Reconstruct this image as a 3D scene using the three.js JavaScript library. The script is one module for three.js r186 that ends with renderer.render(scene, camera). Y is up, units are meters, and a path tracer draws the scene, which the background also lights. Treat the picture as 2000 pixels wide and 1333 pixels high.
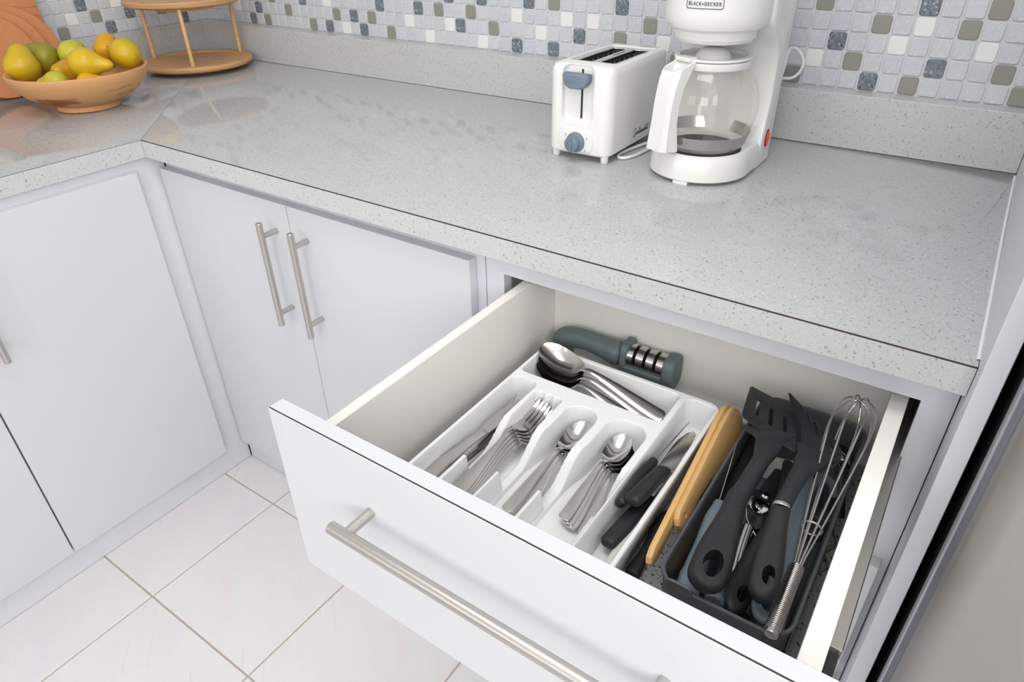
import * as THREE from 'three';
import { RoundedBoxGeometry } from 'three/addons/geometries/RoundedBoxGeometry.js';
import { mergeGeometries } from 'three/addons/utils/BufferGeometryUtils.js';
import { RectAreaLightUniformsLib } from 'three/addons/lights/RectAreaLightUniformsLib.js';
import { ADDITION, SUBTRACTION, Brush, Evaluator } from 'three-bvh-csg';

// ------------------------------------------------------------------ camera, lights, exposure
const H = 0.863;                               // worktop height; heights below are measured from the worktop
const scene = new THREE.Scene();
const renderer = new THREE.WebGLRenderer({ antialias: true });
renderer.toneMapping = THREE.LinearToneMapping;
renderer.toneMappingExposure = 1.0;
renderer.shadowMap.enabled = true;
RectAreaLightUniformsLib.init();

const camera = new THREE.PerspectiveCamera(53.25, 2000 / 1333, 0.02, 30);
camera.rotation.order = 'YXZ';
camera.position.set(1.3633, 0.3801 + H, 0.6873);
camera.rotation.set(-0.5725, 0.6115, -0.0189);
scene.add(camera);
scene.background = new THREE.Color(0x000000);

// ceiling panels: [x, z, width, depth, intensity, colour]
const LAMPS = [[0.95, 0.45, 1, 0.6, 4, 0xfffdfb], [1.15, 0.95, 0.8, 1.1, 0.8, 0xfffdfb], [1.95, 1.75, 0.8, 1.1, 0.2, 0xfffdfb]];
// daylight windows in the wall behind the camera: [x, y, width, height, intensity, colour]
const WINDOWS = [[0, 1.75, 1.1, 1.2, 1.5, 0xfffdfa], [1.75, 1.75, 1.1, 1.2, 4.3, 0xfffdfa]];
// daylight window in the right-hand wall: [z, y, width, height, intensity, colour]
const WINDOW2 = [1.4, 1.8, 1.9, 1.15, 3.0, 0xfffdfa];

// ------------------------------------------------------------------ helpers
let seed = 7;
function rnd() { seed |= 0; seed = seed + 0x6D2B79F5 | 0; let t = Math.imul(seed ^ seed >>> 15, 1 | seed); t = t + Math.imul(t ^ t >>> 7, 61 | t) ^ t; return ((t ^ t >>> 14) >>> 0) / 4294967296; }
const rr = (a, b) => a + (b - a) * rnd();
const V = (x, y, z) => new THREE.Vector3(x, y, z);
const lerp = (a, b, t) => a + (b - a) * t;
const smooth = (a, b, x) => { const t = Math.min(1, Math.max(0, (x - a) / (b - a))); return t * t * (3 - 2 * t); };
const used = {};
function numbered(n) { if (!(n in used)) { used[n] = 0; return n; } used[n]++; return n + '_' + String(used[n]).padStart(3, '0'); }
function tag(o, label, category, group, kind) {
  if (label) o.userData.label = label;
  if (category) o.userData.category = category;
  if (group) o.userData.group = group;
  if (kind) o.userData.kind = kind;
  return o;
}
function thing(name, label, category, [x, y, z] = [0, 0, 0], group) {
  const o = new THREE.Group(); o.name = numbered(name); o.position.set(x, y + H, z); scene.add(o);
  return tag(o, label, category, group);
}
function struct(name, [x, y, z] = [0, 0, 0]) { const o = new THREE.Group(); o.name = name; o.position.set(x, y + H, z); scene.add(o); o.userData.kind = 'structure'; return o; }
function mesh(name, geo, mat, parent) {
  const m = new THREE.Mesh(geo, mat); m.name = name; m.castShadow = true; m.receiveShadow = true; parent.add(m); return m;
}
// a part whose geometry is given in room coordinates (worktop = 0)
function part(parent, name, geo, mat, label) {
  if (Array.isArray(geo)) geo = merge(geo);
  let p = V(0, 0, 0), o = parent;
  while (o && o !== scene) { p.add(o.position); o = o.parent; }
  geo.translate(-p.x, H - p.y, -p.z);
  const m = mesh(name, geo, mat, parent);
  if (label) m.userData.label = label;
  return m;
}
// a part in its thing's own coordinates
function lpart(parent, name, geo, mat, label) {
  if (Array.isArray(geo)) geo = merge(geo);
  const m = mesh(name, geo, mat, parent); if (label) m.userData.label = label; return m;
}
function merge(list) {
  const gs = list.map((g) => { const q = g.index ? g.toNonIndexed() : g.clone(); for (const k of Object.keys(q.attributes)) if (!['position', 'normal', 'uv'].includes(k)) q.deleteAttribute(k); if (!q.attributes.uv) q.setAttribute('uv', new THREE.BufferAttribute(new Float32Array(q.attributes.position.count * 2), 2)); return q; });
  return mergeGeometries(gs);
}
// uv in metres from the dominant direction of each face
function uvm(geo, rot = 0) {
  let g = geo.index ? geo.toNonIndexed() : geo;
  const p = g.attributes.position, uv = new Float32Array(p.count * 2);
  const a = V(0, 0, 0), b = V(0, 0, 0), c = V(0, 0, 0), n = V(0, 0, 0);
  for (let i = 0; i < p.count; i += 3) {
    a.fromBufferAttribute(p, i); b.fromBufferAttribute(p, i + 1); c.fromBufferAttribute(p, i + 2);
    n.copy(b).sub(a).cross(c.clone().sub(a)); const ax = Math.abs(n.x), ay = Math.abs(n.y), az = Math.abs(n.z);
    for (const [k, q] of [[0, a], [1, b], [2, c]]) {
      let u, v;
      if (ay >= ax && ay >= az) { u = q.x; v = q.z; } else if (ax >= az) { u = q.z; v = q.y; } else { u = q.x; v = q.y; }
      if (rot) [u, v] = [v, u];
      uv[(i + k) * 2] = u; uv[(i + k) * 2 + 1] = v;
    }
  }
  g.setAttribute('uv', new THREE.BufferAttribute(uv, 2)); return g;
}
// smooth normals except across edges sharper than the given angle
function toCreasedNormals(geo, angle) {
  const g = geo.index ? geo.toNonIndexed() : geo, p = g.attributes.position, n = p.count, F = [], map = new Map(), lim = Math.cos(angle);
  const a = V(0, 0, 0), b = V(0, 0, 0), c = V(0, 0, 0);
  const key = (i) => Math.round(p.getX(i) * 2e6) + ',' + Math.round(p.getY(i) * 2e6) + ',' + Math.round(p.getZ(i) * 2e6);
  const keys = new Array(n);
  for (let i = 0; i < n; i += 3) {
    a.fromBufferAttribute(p, i); b.fromBufferAttribute(p, i + 1); c.fromBufferAttribute(p, i + 2);
    const e1 = b.clone().sub(a), e2 = c.clone().sub(a), e3 = c.clone().sub(b), fn = e1.clone().cross(e2), ar = fn.length(); if (ar > 0) fn.multiplyScalar(1 / ar);
    const ang = [e1.angleTo(e2), e1.clone().negate().angleTo(e3), 0]; ang[2] = Math.PI - ang[0] - ang[1];
    const f = { n: fn, ar }; F.push(f);
    for (let k = 0; k < 3; k++) { const q = key(i + k); keys[i + k] = q; if (!map.has(q)) map.set(q, []); if (ar > 1e-14) map.get(q).push([f, ang[k] || 0.001]); }
  }
  const N = new Float32Array(n * 3), s = V(0, 0, 0);
  for (let i = 0; i < n; i++) { const f = F[(i / 3) | 0]; s.set(0, 0, 0); for (const [h, w] of map.get(keys[i])) if (h.n.dot(f.n) > lim) s.addScaledVector(h.n, w); if (s.lengthSq() < 1e-12) s.copy(f.n); s.normalize(); N[i * 3] = s.x; N[i * 3 + 1] = s.y; N[i * 3 + 2] = s.z; }
  g.setAttribute('normal', new THREE.BufferAttribute(N, 3)); return g;
}
// box between two corners
function box(x0, y0, z0, x1, y1, z1, r = 0.001) {
  const w = Math.abs(x1 - x0), h = Math.abs(y1 - y0), d = Math.abs(z1 - z0);
  const g = r > 0 ? new RoundedBoxGeometry(w, h, d, 2, Math.min(r, w / 2.01, h / 2.01, d / 2.01)) : new THREE.BoxGeometry(w, h, d);
  return uvm(g.translate((x0 + x1) / 2, (y0 + y1) / 2, (z0 + z1) / 2));
}
function rod(a, b, r, seg = 16, r2 = r) {
  const d = b.clone().sub(a), g = new THREE.CylinderGeometry(r2, r, d.length(), seg);
  g.applyQuaternion(new THREE.Quaternion().setFromUnitVectors(V(0, 1, 0), d.clone().normalize()));
  const m = a.clone().add(b).multiplyScalar(0.5); return g.translate(m.x, m.y, m.z);
}
// rod with chamfered ends
function bar(a, b, r, ch = 0.0012, seg = 20) {
  const L = a.distanceTo(b);
  const g = new THREE.LatheGeometry([[0.00001, 0], [r - ch, 0], [r, ch], [r, L - ch], [r - ch, L], [0.00001, L]].map(([x, y]) => new THREE.Vector2(x, y)), seg);
  const q = toCreasedNormals(g, 0.6);
  q.applyQuaternion(new THREE.Quaternion().setFromUnitVectors(V(0, 1, 0), b.clone().sub(a).normalize()));
  return q.translate(a.x, a.y, a.z);
}
function wire(pts, r, n = 60, seg = 8, closed = false, tension = 0.5) {
  return new THREE.TubeGeometry(new THREE.CatmullRomCurve3(pts, closed, 'catmullrom', tension), n, r, seg, closed);
}
function lathe(pts, seg = 64, crease = 0.7) {
  return toCreasedNormals(new THREE.LatheGeometry(pts.map(([x, y]) => new THREE.Vector2(Math.max(x, 0.00001), y)), seg), crease);
}
function rrect(w, d, r, k = 5, cx = 0, cz = 0) {          // outline points of a rounded rectangle
  const o = []; for (const [sx, sz, a0] of [[1, 1, 0], [-1, 1, 90], [-1, -1, 180], [1, -1, 270]])
    for (let i = 0; i <= k; i++) { const a = (a0 + 90 * i / k) * Math.PI / 180; o.push([cx + sx * (w / 2 - r) + r * Math.cos(a), cz + sz * (d / 2 - r) + r * Math.sin(a)]); }
  return o;
}
function loft(rings, capA = true, capB = true, crease = 0.8) {
  const n = rings[0].length, P = [], I = [];
  rings.forEach((r) => r.forEach((p) => P.push(p.x, p.y, p.z)));
  for (let j = 0; j < rings.length - 1; j++) for (let i = 0; i < n; i++) {
    const a = j * n + i, b = j * n + (i + 1) % n, c = a + n, d = b + n; I.push(a, b, d, a, d, c);
  }
  const cap = (j, flip) => { const c = V(0, 0, 0); rings[j].forEach((p) => c.add(p)); c.multiplyScalar(1 / n); const k = P.length / 3; P.push(c.x, c.y, c.z); for (let i = 0; i < n; i++) { const a = j * n + i, b = j * n + (i + 1) % n; flip ? I.push(k, b, a) : I.push(k, a, b); } };
  if (capA) cap(0, true); if (capB) cap(rings.length - 1, false);
  const g = new THREE.BufferGeometry(); g.setAttribute('position', new THREE.Float32BufferAttribute(P, 3)); g.setIndex(I);
  // orient outwards
  g.computeBoundingBox(); let vol = 0; const pa = g.attributes.position; const A = V(0, 0, 0), B = V(0, 0, 0), C = V(0, 0, 0), O = g.boundingBox.getCenter(V(0, 0, 0));
  for (let i = 0; i < I.length; i += 3) { A.fromBufferAttribute(pa, I[i]).sub(O); B.fromBufferAttribute(pa, I[i + 1]).sub(O); C.fromBufferAttribute(pa, I[i + 2]).sub(O); vol += A.dot(B.cross(C)); }
  if (vol < 0) { for (let i = 0; i < I.length; i += 3) { const t = I[i]; I[i] = I[i + 1]; I[i + 1] = t; } g.setIndex(I); }
  return toCreasedNormals(g, crease);
}
// sweep of a superellipse along a path; w = half widths, t = half thicknesses (lists over the path)
function sweep(pts, w, t, { up = V(0, 1, 0), n = 2.4, k = 28, m = 20, round = 0.006, crease = 0.9, tension = 0.5 } = {}) {
  const cv = new THREE.CatmullRomCurve3(pts, false, 'catmullrom', tension), L = cv.getLength(), rings = [];
  const at = (arr, u) => { const x = u * (arr.length - 1), i = Math.min(arr.length - 2, Math.floor(x)); const f = x - i; return lerp(arr[i], arr[i + 1], f * f * (3 - 2 * f)); };
  const st = []; const e = Math.min(0.45, round / L);
  if (e > 0) for (const q of [0.02, 0.15, 0.4, 0.7]) st.push(e * q);
  for (let i = 0; i <= k; i++) st.push(lerp(e, 1 - e, i / k));
  if (e > 0) for (const q of [0.7, 0.4, 0.15, 0.02]) st.push(1 - e * q);
  for (const s of st) {
    const c = cv.getPointAt(s), T = cv.getTangentAt(s), S = new THREE.Vector3().crossVectors(up, T).normalize(), U = new THREE.Vector3().crossVectors(T, S).normalize();
    const q = e > 0 ? Math.min(1, Math.min(s, 1 - s) / e) : 1, f = Math.sqrt(Math.max(0.0004, 1 - (1 - q) * (1 - q)));
    const tt = at(t, s), shrink = Math.min(at(w, s), tt) * 0 + 1;
    const a = Math.max(0.0002, at(w, s) - (1 - f) * Math.min(at(w, s), round) * shrink), b = Math.max(0.0002, tt - (1 - f) * Math.min(tt, round));
    const ring = []; for (let i = 0; i < m; i++) { const h = i / m * 2 * Math.PI, co = Math.cos(h), si = Math.sin(h); ring.push(c.clone().addScaledVector(S, a * Math.sign(co) * Math.abs(co) ** (2 / n)).addScaledVector(U, b * Math.sign(si) * Math.abs(si) ** (2 / n))); }
    rings.push(ring);
  }
  return loft(rings, true, true, crease);
}
// solid sheet from a parametric top surface
function sheet(nu, nv, f, th, crease = 0.8) {
  const P = [], I = [], W = nv + 1;
  for (const s of [0, 1]) for (let i = 0; i <= nu; i++) for (let j = 0; j <= nv; j++) { const p = f(i / nu, j / nv); P.push(p.x, p.y - (s ? (typeof th === 'function' ? th(i / nu, j / nv) : th) : 0), p.z); }
  const N = (nu + 1) * W, id = (s, i, j) => s * N + i * W + j;
  for (let i = 0; i < nu; i++) for (let j = 0; j < nv; j++) { I.push(id(0, i, j), id(0, i + 1, j), id(0, i + 1, j + 1), id(0, i, j), id(0, i + 1, j + 1), id(0, i, j + 1)); I.push(id(1, i, j), id(1, i + 1, j + 1), id(1, i + 1, j), id(1, i, j), id(1, i, j + 1), id(1, i + 1, j + 1)); }
  const edge = (a, b, c, d) => I.push(a, b, c, a, c, d);
  for (let i = 0; i < nu; i++) { edge(id(0, i, 0), id(1, i, 0), id(1, i + 1, 0), id(0, i + 1, 0)); edge(id(0, i, nv), id(0, i + 1, nv), id(1, i + 1, nv), id(1, i, nv)); }
  for (let j = 0; j < nv; j++) { edge(id(0, 0, j), id(0, 0, j + 1), id(1, 0, j + 1), id(1, 0, j)); edge(id(0, nu, j), id(1, nu, j), id(1, nu, j + 1), id(0, nu, j + 1)); }
  const g = new THREE.BufferGeometry(); g.setAttribute('position', new THREE.Float32BufferAttribute(P, 3)); g.setIndex(I);
  // make the top face up
  const a = V(P[0], P[1], P[2]); g.computeVertexNormals(); let s = 0; const nn = g.attributes.normal; for (let i = 0; i < N; i++) s += nn.getY(i);
  if (s < 0) { for (let i = 0; i < I.length; i += 3) { const t = I[i]; I[i] = I[i + 1]; I[i + 1] = t; } g.setIndex(I); }
  return toCreasedNormals(g, crease);
}
function shapeOf(pts, holes = [], curve = false) {
  const s = new THREE.Shape(); const put = (path, q) => { if (curve) { const c = new THREE.CatmullRomCurve3(q.map(([x, y]) => V(x, y, 0)), true, 'catmullrom', 0.5).getPoints(q.length * 6); c.slice(0, -1).forEach((p, i) => i ? path.lineTo(p.x, p.y) : path.moveTo(p.x, p.y)); } else q.forEach(([x, y], i) => i ? path.lineTo(x, y) : path.moveTo(x, y)); path.closePath(); };
  put(s, pts); for (const h of holes) { const p = new THREE.Path(); put(p, h); s.holes.push(p); }
  return s;
}
function extr(pts, depth, bevel = 0.001, { holes = [], curve = false, seg = 2, crease = 0.6 } = {}) {
  const g = new THREE.ExtrudeGeometry(shapeOf(pts, holes, curve), { depth: Math.max(depth - 2 * bevel, 0.00001), bevelEnabled: bevel > 0, bevelThickness: bevel, bevelSize: bevel, bevelOffset: -bevel, bevelSegments: seg, curveSegments: 8 });
  g.translate(0, 0, bevel); return toCreasedNormals(g, crease);
}
// flat piece lying in the x-z plane: outline [x, z], extruded upwards, then lifted by height(x, z)
function slab(pts, th, height, bevel = 0.001, opt = {}) {
  const g = extr(pts.map(([x, z]) => [x, -z]), th, bevel, { ...opt, holes: (opt.holes || []).map((h) => h.map(([x, z]) => [x, -z])) });
  g.rotateX(-Math.PI / 2);
  const p = g.attributes.position; for (let i = 0; i < p.count; i++) p.setY(i, p.getY(i) + (typeof height === 'function' ? height(p.getX(i), p.getZ(i)) : height));
  const q = g; q.computeVertexNormals(); return toCreasedNormals(q, opt.crease ?? 0.6);
}
const plane3 = (a, b, c) => { const n = b.clone().sub(a).cross(c.clone().sub(a)); return (x, z) => a.y - (n.x * (x - a.x) + n.z * (z - a.z)) / n.y; };
const circle = (cx, cz, r, n = 20, rz = r) => Array.from({ length: n }, (_, i) => [cx + r * Math.cos(i / n * 2 * Math.PI), cz + rz * Math.sin(i / n * 2 * Math.PI)]);
function place(o, tip, end, roll = 0) {                     // +z of the thing runs from tip to end, +y up
  const z = end.clone().sub(tip).normalize(), x = new THREE.Vector3().crossVectors(V(0, 1, 0), z).normalize(), y = new THREE.Vector3().crossVectors(z, x);
  const q = new THREE.Quaternion().setFromRotationMatrix(new THREE.Matrix4().makeBasis(x, y, z));
  o.quaternion.copy(q).multiply(new THREE.Quaternion().setFromAxisAngle(V(0, 0, 1), roll));
  o.position.set(tip.x, tip.y + H, tip.z); return o;
}
const ev = new Evaluator(); ev.useGroups = false; ev.attributes = ['position', 'normal'];
function csg(a, b, op = SUBTRACTION) {
  const prep = (g) => { const q = g.index ? g.toNonIndexed() : g.clone(); for (const k of Object.keys(q.attributes)) if (!['position', 'normal'].includes(k)) q.deleteAttribute(k); const r = new Brush(q); r.updateMatrixWorld(); return r; };
  const r = ev.evaluate(prep(a), prep(b), op); return r.geometry;
}

// ------------------------------------------------------------------ textures
function canvas(w, h, draw) { const c = document.createElement('canvas'); c.width = w; c.height = h; draw(c.getContext('2d'), w, h); return c; }
function tex(c, rep = [1, 1], srgb = true) { const t = new THREE.CanvasTexture(c); t.wrapS = t.wrapT = THREE.RepeatWrapping; t.repeat.set(rep[0], rep[1]); if (srgb) t.colorSpace = THREE.SRGBColorSpace; t.magFilter = THREE.LinearFilter; return t; }
const rgb = (r, g, b, a = 1) => `rgba(${r | 0},${g | 0},${b | 0},${a})`;
function wrapDraw(g, w, h, x, y, m, fn) { for (const dx of [-w, 0, w]) for (const dy of [-h, 0, h]) if (x + dx > -m && x + dx < w + m && y + dy > -m && y + dy < h + m) { g.save(); g.translate(x + dx, y + dy); fn(g); g.restore(); } }
function flake(g, r, el) { const n = 5 + (rnd() * 3 | 0), a0 = rnd() * 6.28; g.beginPath(); for (let i = 0; i < n; i++) { const a = a0 + i / n * 6.283, q = r * rr(0.6, 1.15); const X = Math.cos(a) * q * el, Y = Math.sin(a) * q / el; i ? g.lineTo(X, Y) : g.moveTo(X, Y); } g.closePath(); g.fill(); }
function speckCanvas(size, base, grains, flakes) {
  return canvas(size, size, (g, w, h) => {
    g.fillStyle = rgb(...base); g.fillRect(0, 0, w, h);
    for (let i = 0; i < grains.n; i++) { const d = rr(-grains.d, grains.d); g.fillStyle = rgb(base[0] + d, base[1] + d, base[2] + d, 0.75); const s = rr(grains.s[0], grains.s[1]); g.fillRect(rnd() * w, rnd() * h, s, s * rr(0.6, 1.6)); }
    for (const f of flakes) for (let i = 0; i < f.n; i++) { const q = f.col, d = rr(-f.d, f.d); const st = rgb(q[0] + d, q[1] + d, q[2] + d, rr(f.a[0], f.a[1])); const r = rr(f.r[0], f.r[1]), el = rr(1, 1.5), rot = rnd() * 6.28, s0 = seed; wrapDraw(g, w, h, rnd() * w, rnd() * h, 14, (c) => { const keep = seed; c.rotate(rot); c.fillStyle = st; flake(c, r, el); }); }
  });
}
function woodCanvas(w, h, base, dark, streaks, contrast, knots = 0) {
  return canvas(w, h, (g) => {
    g.fillStyle = rgb(...base); g.fillRect(0, 0, w, h);
    for (let i = 0; i < streaks; i++) {
      const y = rnd() * h, a = rr(0.02, contrast), t = rr(0.5, 3.5), m = rnd() < 0.5 ? dark : [Math.min(255, base[0] * 1.08), Math.min(255, base[1] * 1.08), Math.min(255, base[2] * 1.08)];
      g.strokeStyle = rgb(...m, a); g.lineWidth = t; g.beginPath(); const ph = rnd() * 6, am = rr(0, 6), fr = Math.round(rr(1, 3));
      for (let x = 0; x <= w; x += 16) { const yy = y + am * Math.sin(ph + fr * x / w * 2 * Math.PI); x ? g.lineTo(x, yy) : g.moveTo(x, yy); } g.stroke();
    }
    for (let i = 0; i < knots; i++) { const x = rnd() * w, y = rnd() * h; for (let k = 0; k < 40; k++) { g.fillStyle = rgb(...dark, 0.035); g.beginPath(); g.ellipse(x + rr(-40, 40), y + rr(-20, 20), rr(6, 34), rr(4, 16), rnd(), 0, 7); g.fill(); } }
  });
}
const std = (o) => new THREE.MeshStandardMaterial(o);
const phys = (o) => new THREE.MeshPhysicalMaterial(o);
const lin = (r, g, b) => new THREE.Color().setRGB(r, g, b);
const hex = (c) => new THREE.Color(c);

const cTop = speckCanvas(1024, [188, 190, 191], { n: 90000, d: 17, s: [1, 3] }, [{ n: 5200, col: [156, 158, 160], d: 16, r: [1.2, 2.8], a: [0.25, 0.7] }, { n: 1700, col: [132, 134, 136], d: 16, r: [1.8, 4.4], a: [0.35, 0.75] }, { n: 1600, col: [226, 226, 224], d: 8, r: [1.5, 3.6], a: [0.3, 0.7] }]);
const cEdge = speckCanvas(1024, [202, 203, 204], { n: 90000, d: 15, s: [1, 3] }, [{ n: 4200, col: [166, 168, 170], d: 16, r: [1.2, 2.8], a: [0.25, 0.7] }, { n: 1700, col: [138, 140, 142], d: 16, r: [1.8, 4.4], a: [0.35, 0.75] }]);
const cLiner = speckCanvas(512, [158, 158, 158], { n: 26000, d: 20, s: [1, 3] }, [{ n: 600, col: [92, 92, 92], d: 14, r: [1.5, 3.2], a: [0.4, 0.8] }, { n: 480, col: [30, 30, 30], d: 10, r: [2, 5], a: [0.8, 1] }]);
const cTileLight = speckCanvas(256, [210, 213, 218], { n: 7000, d: 12, s: [1, 4] }, [{ n: 260, col: [236, 238, 242], d: 8, r: [1, 2.4], a: [0.4, 0.9] }]);
const cTileDark = speckCanvas(256, [118, 128, 137], { n: 7000, d: 26, s: [2, 5] }, [{ n: 420, col: [186, 196, 200], d: 20, r: [1.4, 3.6], a: [0.5, 0.95] }, { n: 260, col: [80, 90, 100], d: 10, r: [2, 5], a: [0.5, 0.9] }]);
const cFloor = canvas(1024, 1024, (g, w, h) => {
  g.fillStyle = rgb(226, 225, 225); g.fillRect(0, 0, w, h);
  for (let i = 0; i < 900; i++) { const x = rnd() * w, y = rnd() * h, d = rr(-1, 1) > 0 ? [208, 207, 210] : [236, 235, 234]; wrapDraw(g, w, h, x, y, 150, (c) => { c.rotate(-0.7); c.fillStyle = rgb(...d, 0.035); c.beginPath(); c.ellipse(0, 0, rr(20, 110), rr(6, 34), 0, 0, 7); c.fill(); }); }
  for (let i = 0; i < 34; i++) { const x = rnd() * w, y = rnd() * h; const L = rr(30, 150), a = rr(0.08, 0.26); const b = rr(-12, 12); wrapDraw(g, w, h, x, y, 170, (c) => { c.rotate(-0.75 + b * 0.02); c.strokeStyle = rgb(176, 176, 186, a); c.lineWidth = 2.4; c.beginPath(); c.moveTo(-L / 2, 0); c.quadraticCurveTo(0, b, L / 2, 3); c.stroke(); }); }
});
const cAcacia = woodCanvas(1024, 512, [216, 170, 120], [142, 92, 50], 420, 0.3, 5);
const cBowl = canvas(1024, 512, (g, w, h) => { g.drawImage(woodCanvas(1024, 512, [216, 164, 110], [168, 112, 66], 360, 0.14), 0, 0); for (const [x, y, r, n] of [[470, 300, 55, 150], [440, 330, 40, 90], [520, 350, 60, 120], [420, 330, 18, 22], [300, 230, 26, 22], [262, 210, 22, 20], [250, 300, 40, 22], [860, 280, 70, 60], [90, 300, 60, 40]]) for (let i = 0; i < n; i++) { g.fillStyle = rgb(150, 74, 38, 0.13); g.beginPath(); g.ellipse(x + rr(-r, r), y + rr(-r / 2, r / 2), rr(4, r / 2), rr(3, r / 3), rnd() * 3, 0, 7); g.fill(); } });
const cBamboo = woodCanvas(512, 256, [228, 186, 122], [190, 138, 74], 240, 0.16);
const cCork = speckCanvas(512, [208, 138, 92], { n: 15000, d: 22, s: [1, 4] }, [{ n: 900, col: [160, 96, 58], d: 16, r: [1, 3], a: [0.3, 0.7] }, { n: 500, col: [232, 172, 124], d: 10, r: [1, 3], a: [0.3, 0.6] }]);
const cBrush = canvas(512, 512, (g, w, h) => { g.fillStyle = rgb(128, 128, 128); g.fillRect(0, 0, w, h); for (let i = 0; i < 1600; i++) { const v = rr(80, 176); g.fillStyle = rgb(v, v, v, 0.5); g.fillRect(0, rnd() * h, w, rr(0.5, 2)); } });
const cFine = canvas(256, 256, (g, w, h) => { g.fillStyle = rgb(128, 128, 128); g.fillRect(0, 0, w, h); for (let i = 0; i < 16000; i++) { const v = rr(70, 190); g.fillStyle = rgb(v, v, v, 0.6); g.fillRect(rnd() * w, rnd() * h, 2, 2); } });

const M = {
  top: std({ map: tex(cTop, [1 / 0.42, 1 / 0.42]), roughness: 0.06 }),
  edge: std({ map: tex(cEdge, [1 / 0.42, 1 / 0.42]), roughness: 0.3 }),
  seam: std({ color: lin(0.05, 0.038, 0.03), roughness: 0.8 }),
  white: std({ color: lin(0.665, 0.685, 0.715), roughness: 0.38 }),
  frame: std({ color: lin(0.71, 0.725, 0.775), roughness: 0.42 }),
  paint: std({ color: lin(0.87, 0.87, 0.87), roughness: 0.8 }),
  cream: std({ color: lin(0.87, 0.855, 0.815), roughness: 0.45 }),
  creamIn: std({ color: lin(0.86, 0.85, 0.81), roughness: 0.45 }),
  dark: std({ color: lin(0.02, 0.02, 0.024), roughness: 0.6 }),
  grout: std({ color: lin(0.68, 0.68, 0.69), roughness: 0.85 }),
  floorGrout: std({ color: lin(0.50, 0.42, 0.35), roughness: 0.9 }),
  floorTile: std({ map: tex(cFloor, [1 / 1.1, 1 / 1.1]), roughness: 0.32 }),
  brushed: std({ color: lin(0.56, 0.535, 0.505), metalness: 1, roughness: 0.34, bumpMap: tex(cFine, [120, 120], false), bumpScale: 0.00002 }),
  steel: std({ color: lin(0.66, 0.645, 0.63), metalness: 1, roughness: 0.16 }),
  steelSatin: std({ color: lin(0.58, 0.56, 0.54), metalness: 1, roughness: 0.22, bumpMap: tex(cBrush, [60, 60], false), bumpScale: 0.00001 }),
  chrome: std({ color: lin(0.72, 0.72, 0.72), metalness: 1, roughness: 0.08 }),
  sinkSteel: std({ color: lin(0.66, 0.62, 0.58), metalness: 0.6, roughness: 0.45 }),
  galv: std({ color: lin(0.56, 0.55, 0.51), metalness: 0.85, roughness: 0.42 }),
  applWhite: phys({ color: lin(0.88, 0.88, 0.865), roughness: 0.22, clearcoat: 0.3, clearcoatRoughness: 0.1 }),
  trayWhite: std({ color: lin(0.87, 0.88, 0.89), roughness: 0.42 }),
  blueGrey: std({ color: lin(0.17, 0.225, 0.29), roughness: 0.5 }),
  sage: std({ color: lin(0.135, 0.175, 0.18), roughness: 0.5 }),
  blackRubber: std({ color: lin(0.012, 0.0125, 0.015), roughness: 0.62, bumpMap: tex(cFine, [60, 60], false), bumpScale: 0.00004 }),
  charcoal: std({ color: lin(0.014, 0.015, 0.018), roughness: 0.5 }),
  binGrey: std({ color: lin(0.085, 0.094, 0.102), roughness: 0.45 }),
  handleGrey: std({ color: lin(0.17, 0.215, 0.255), roughness: 0.5 }),
  handleGreyDark: std({ color: lin(0.10, 0.115, 0.135), roughness: 0.5 }),
  bamboo: std({ map: tex(cBamboo, [1 / 0.12, 1 / 0.06]), roughness: 0.55 }),
  acacia: std({ map: tex(cAcacia, [1 / 0.34, 1 / 0.17]), roughness: 0.45 }),
  bowlWood: std({ map: tex(cBowl, [1, 1]), roughness: 0.5 }),
  cork: std({ map: tex(cCork, [1 / 0.1, 1 / 0.1]), roughness: 0.85 }),
  boardWood: std({ map: tex(woodCanvas(512, 256, [205, 136, 86], [150, 86, 44], 260, 0.2), [1 / 0.3, 1 / 0.15]), roughness: 0.5 }),
  offWhite: std({ color: lin(0.70, 0.71, 0.66), roughness: 0.4 }),
  fridge: std({ color: lin(0.30, 0.29, 0.275), metalness: 0.25, roughness: 0.42, bumpMap: tex(cFine, [40, 40], false), bumpScale: 0.00003 }),
  fridgeTrim: std({ color: lin(0.55, 0.56, 0.60), roughness: 0.35, metalness: 0.3 }),
  gasket: std({ color: lin(0.20, 0.21, 0.25), roughness: 0.5 }),
  glass: phys({ color: lin(0.97, 0.96, 0.93), transmission: 1, roughness: 0.0, ior: 1.5, thickness: 0 }),
  red: std({ color: lin(0.75, 0.02, 0.01), roughness: 0.3, emissive: lin(0.9, 0.03, 0.01), emissiveIntensity: 0.35 }),
};

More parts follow.
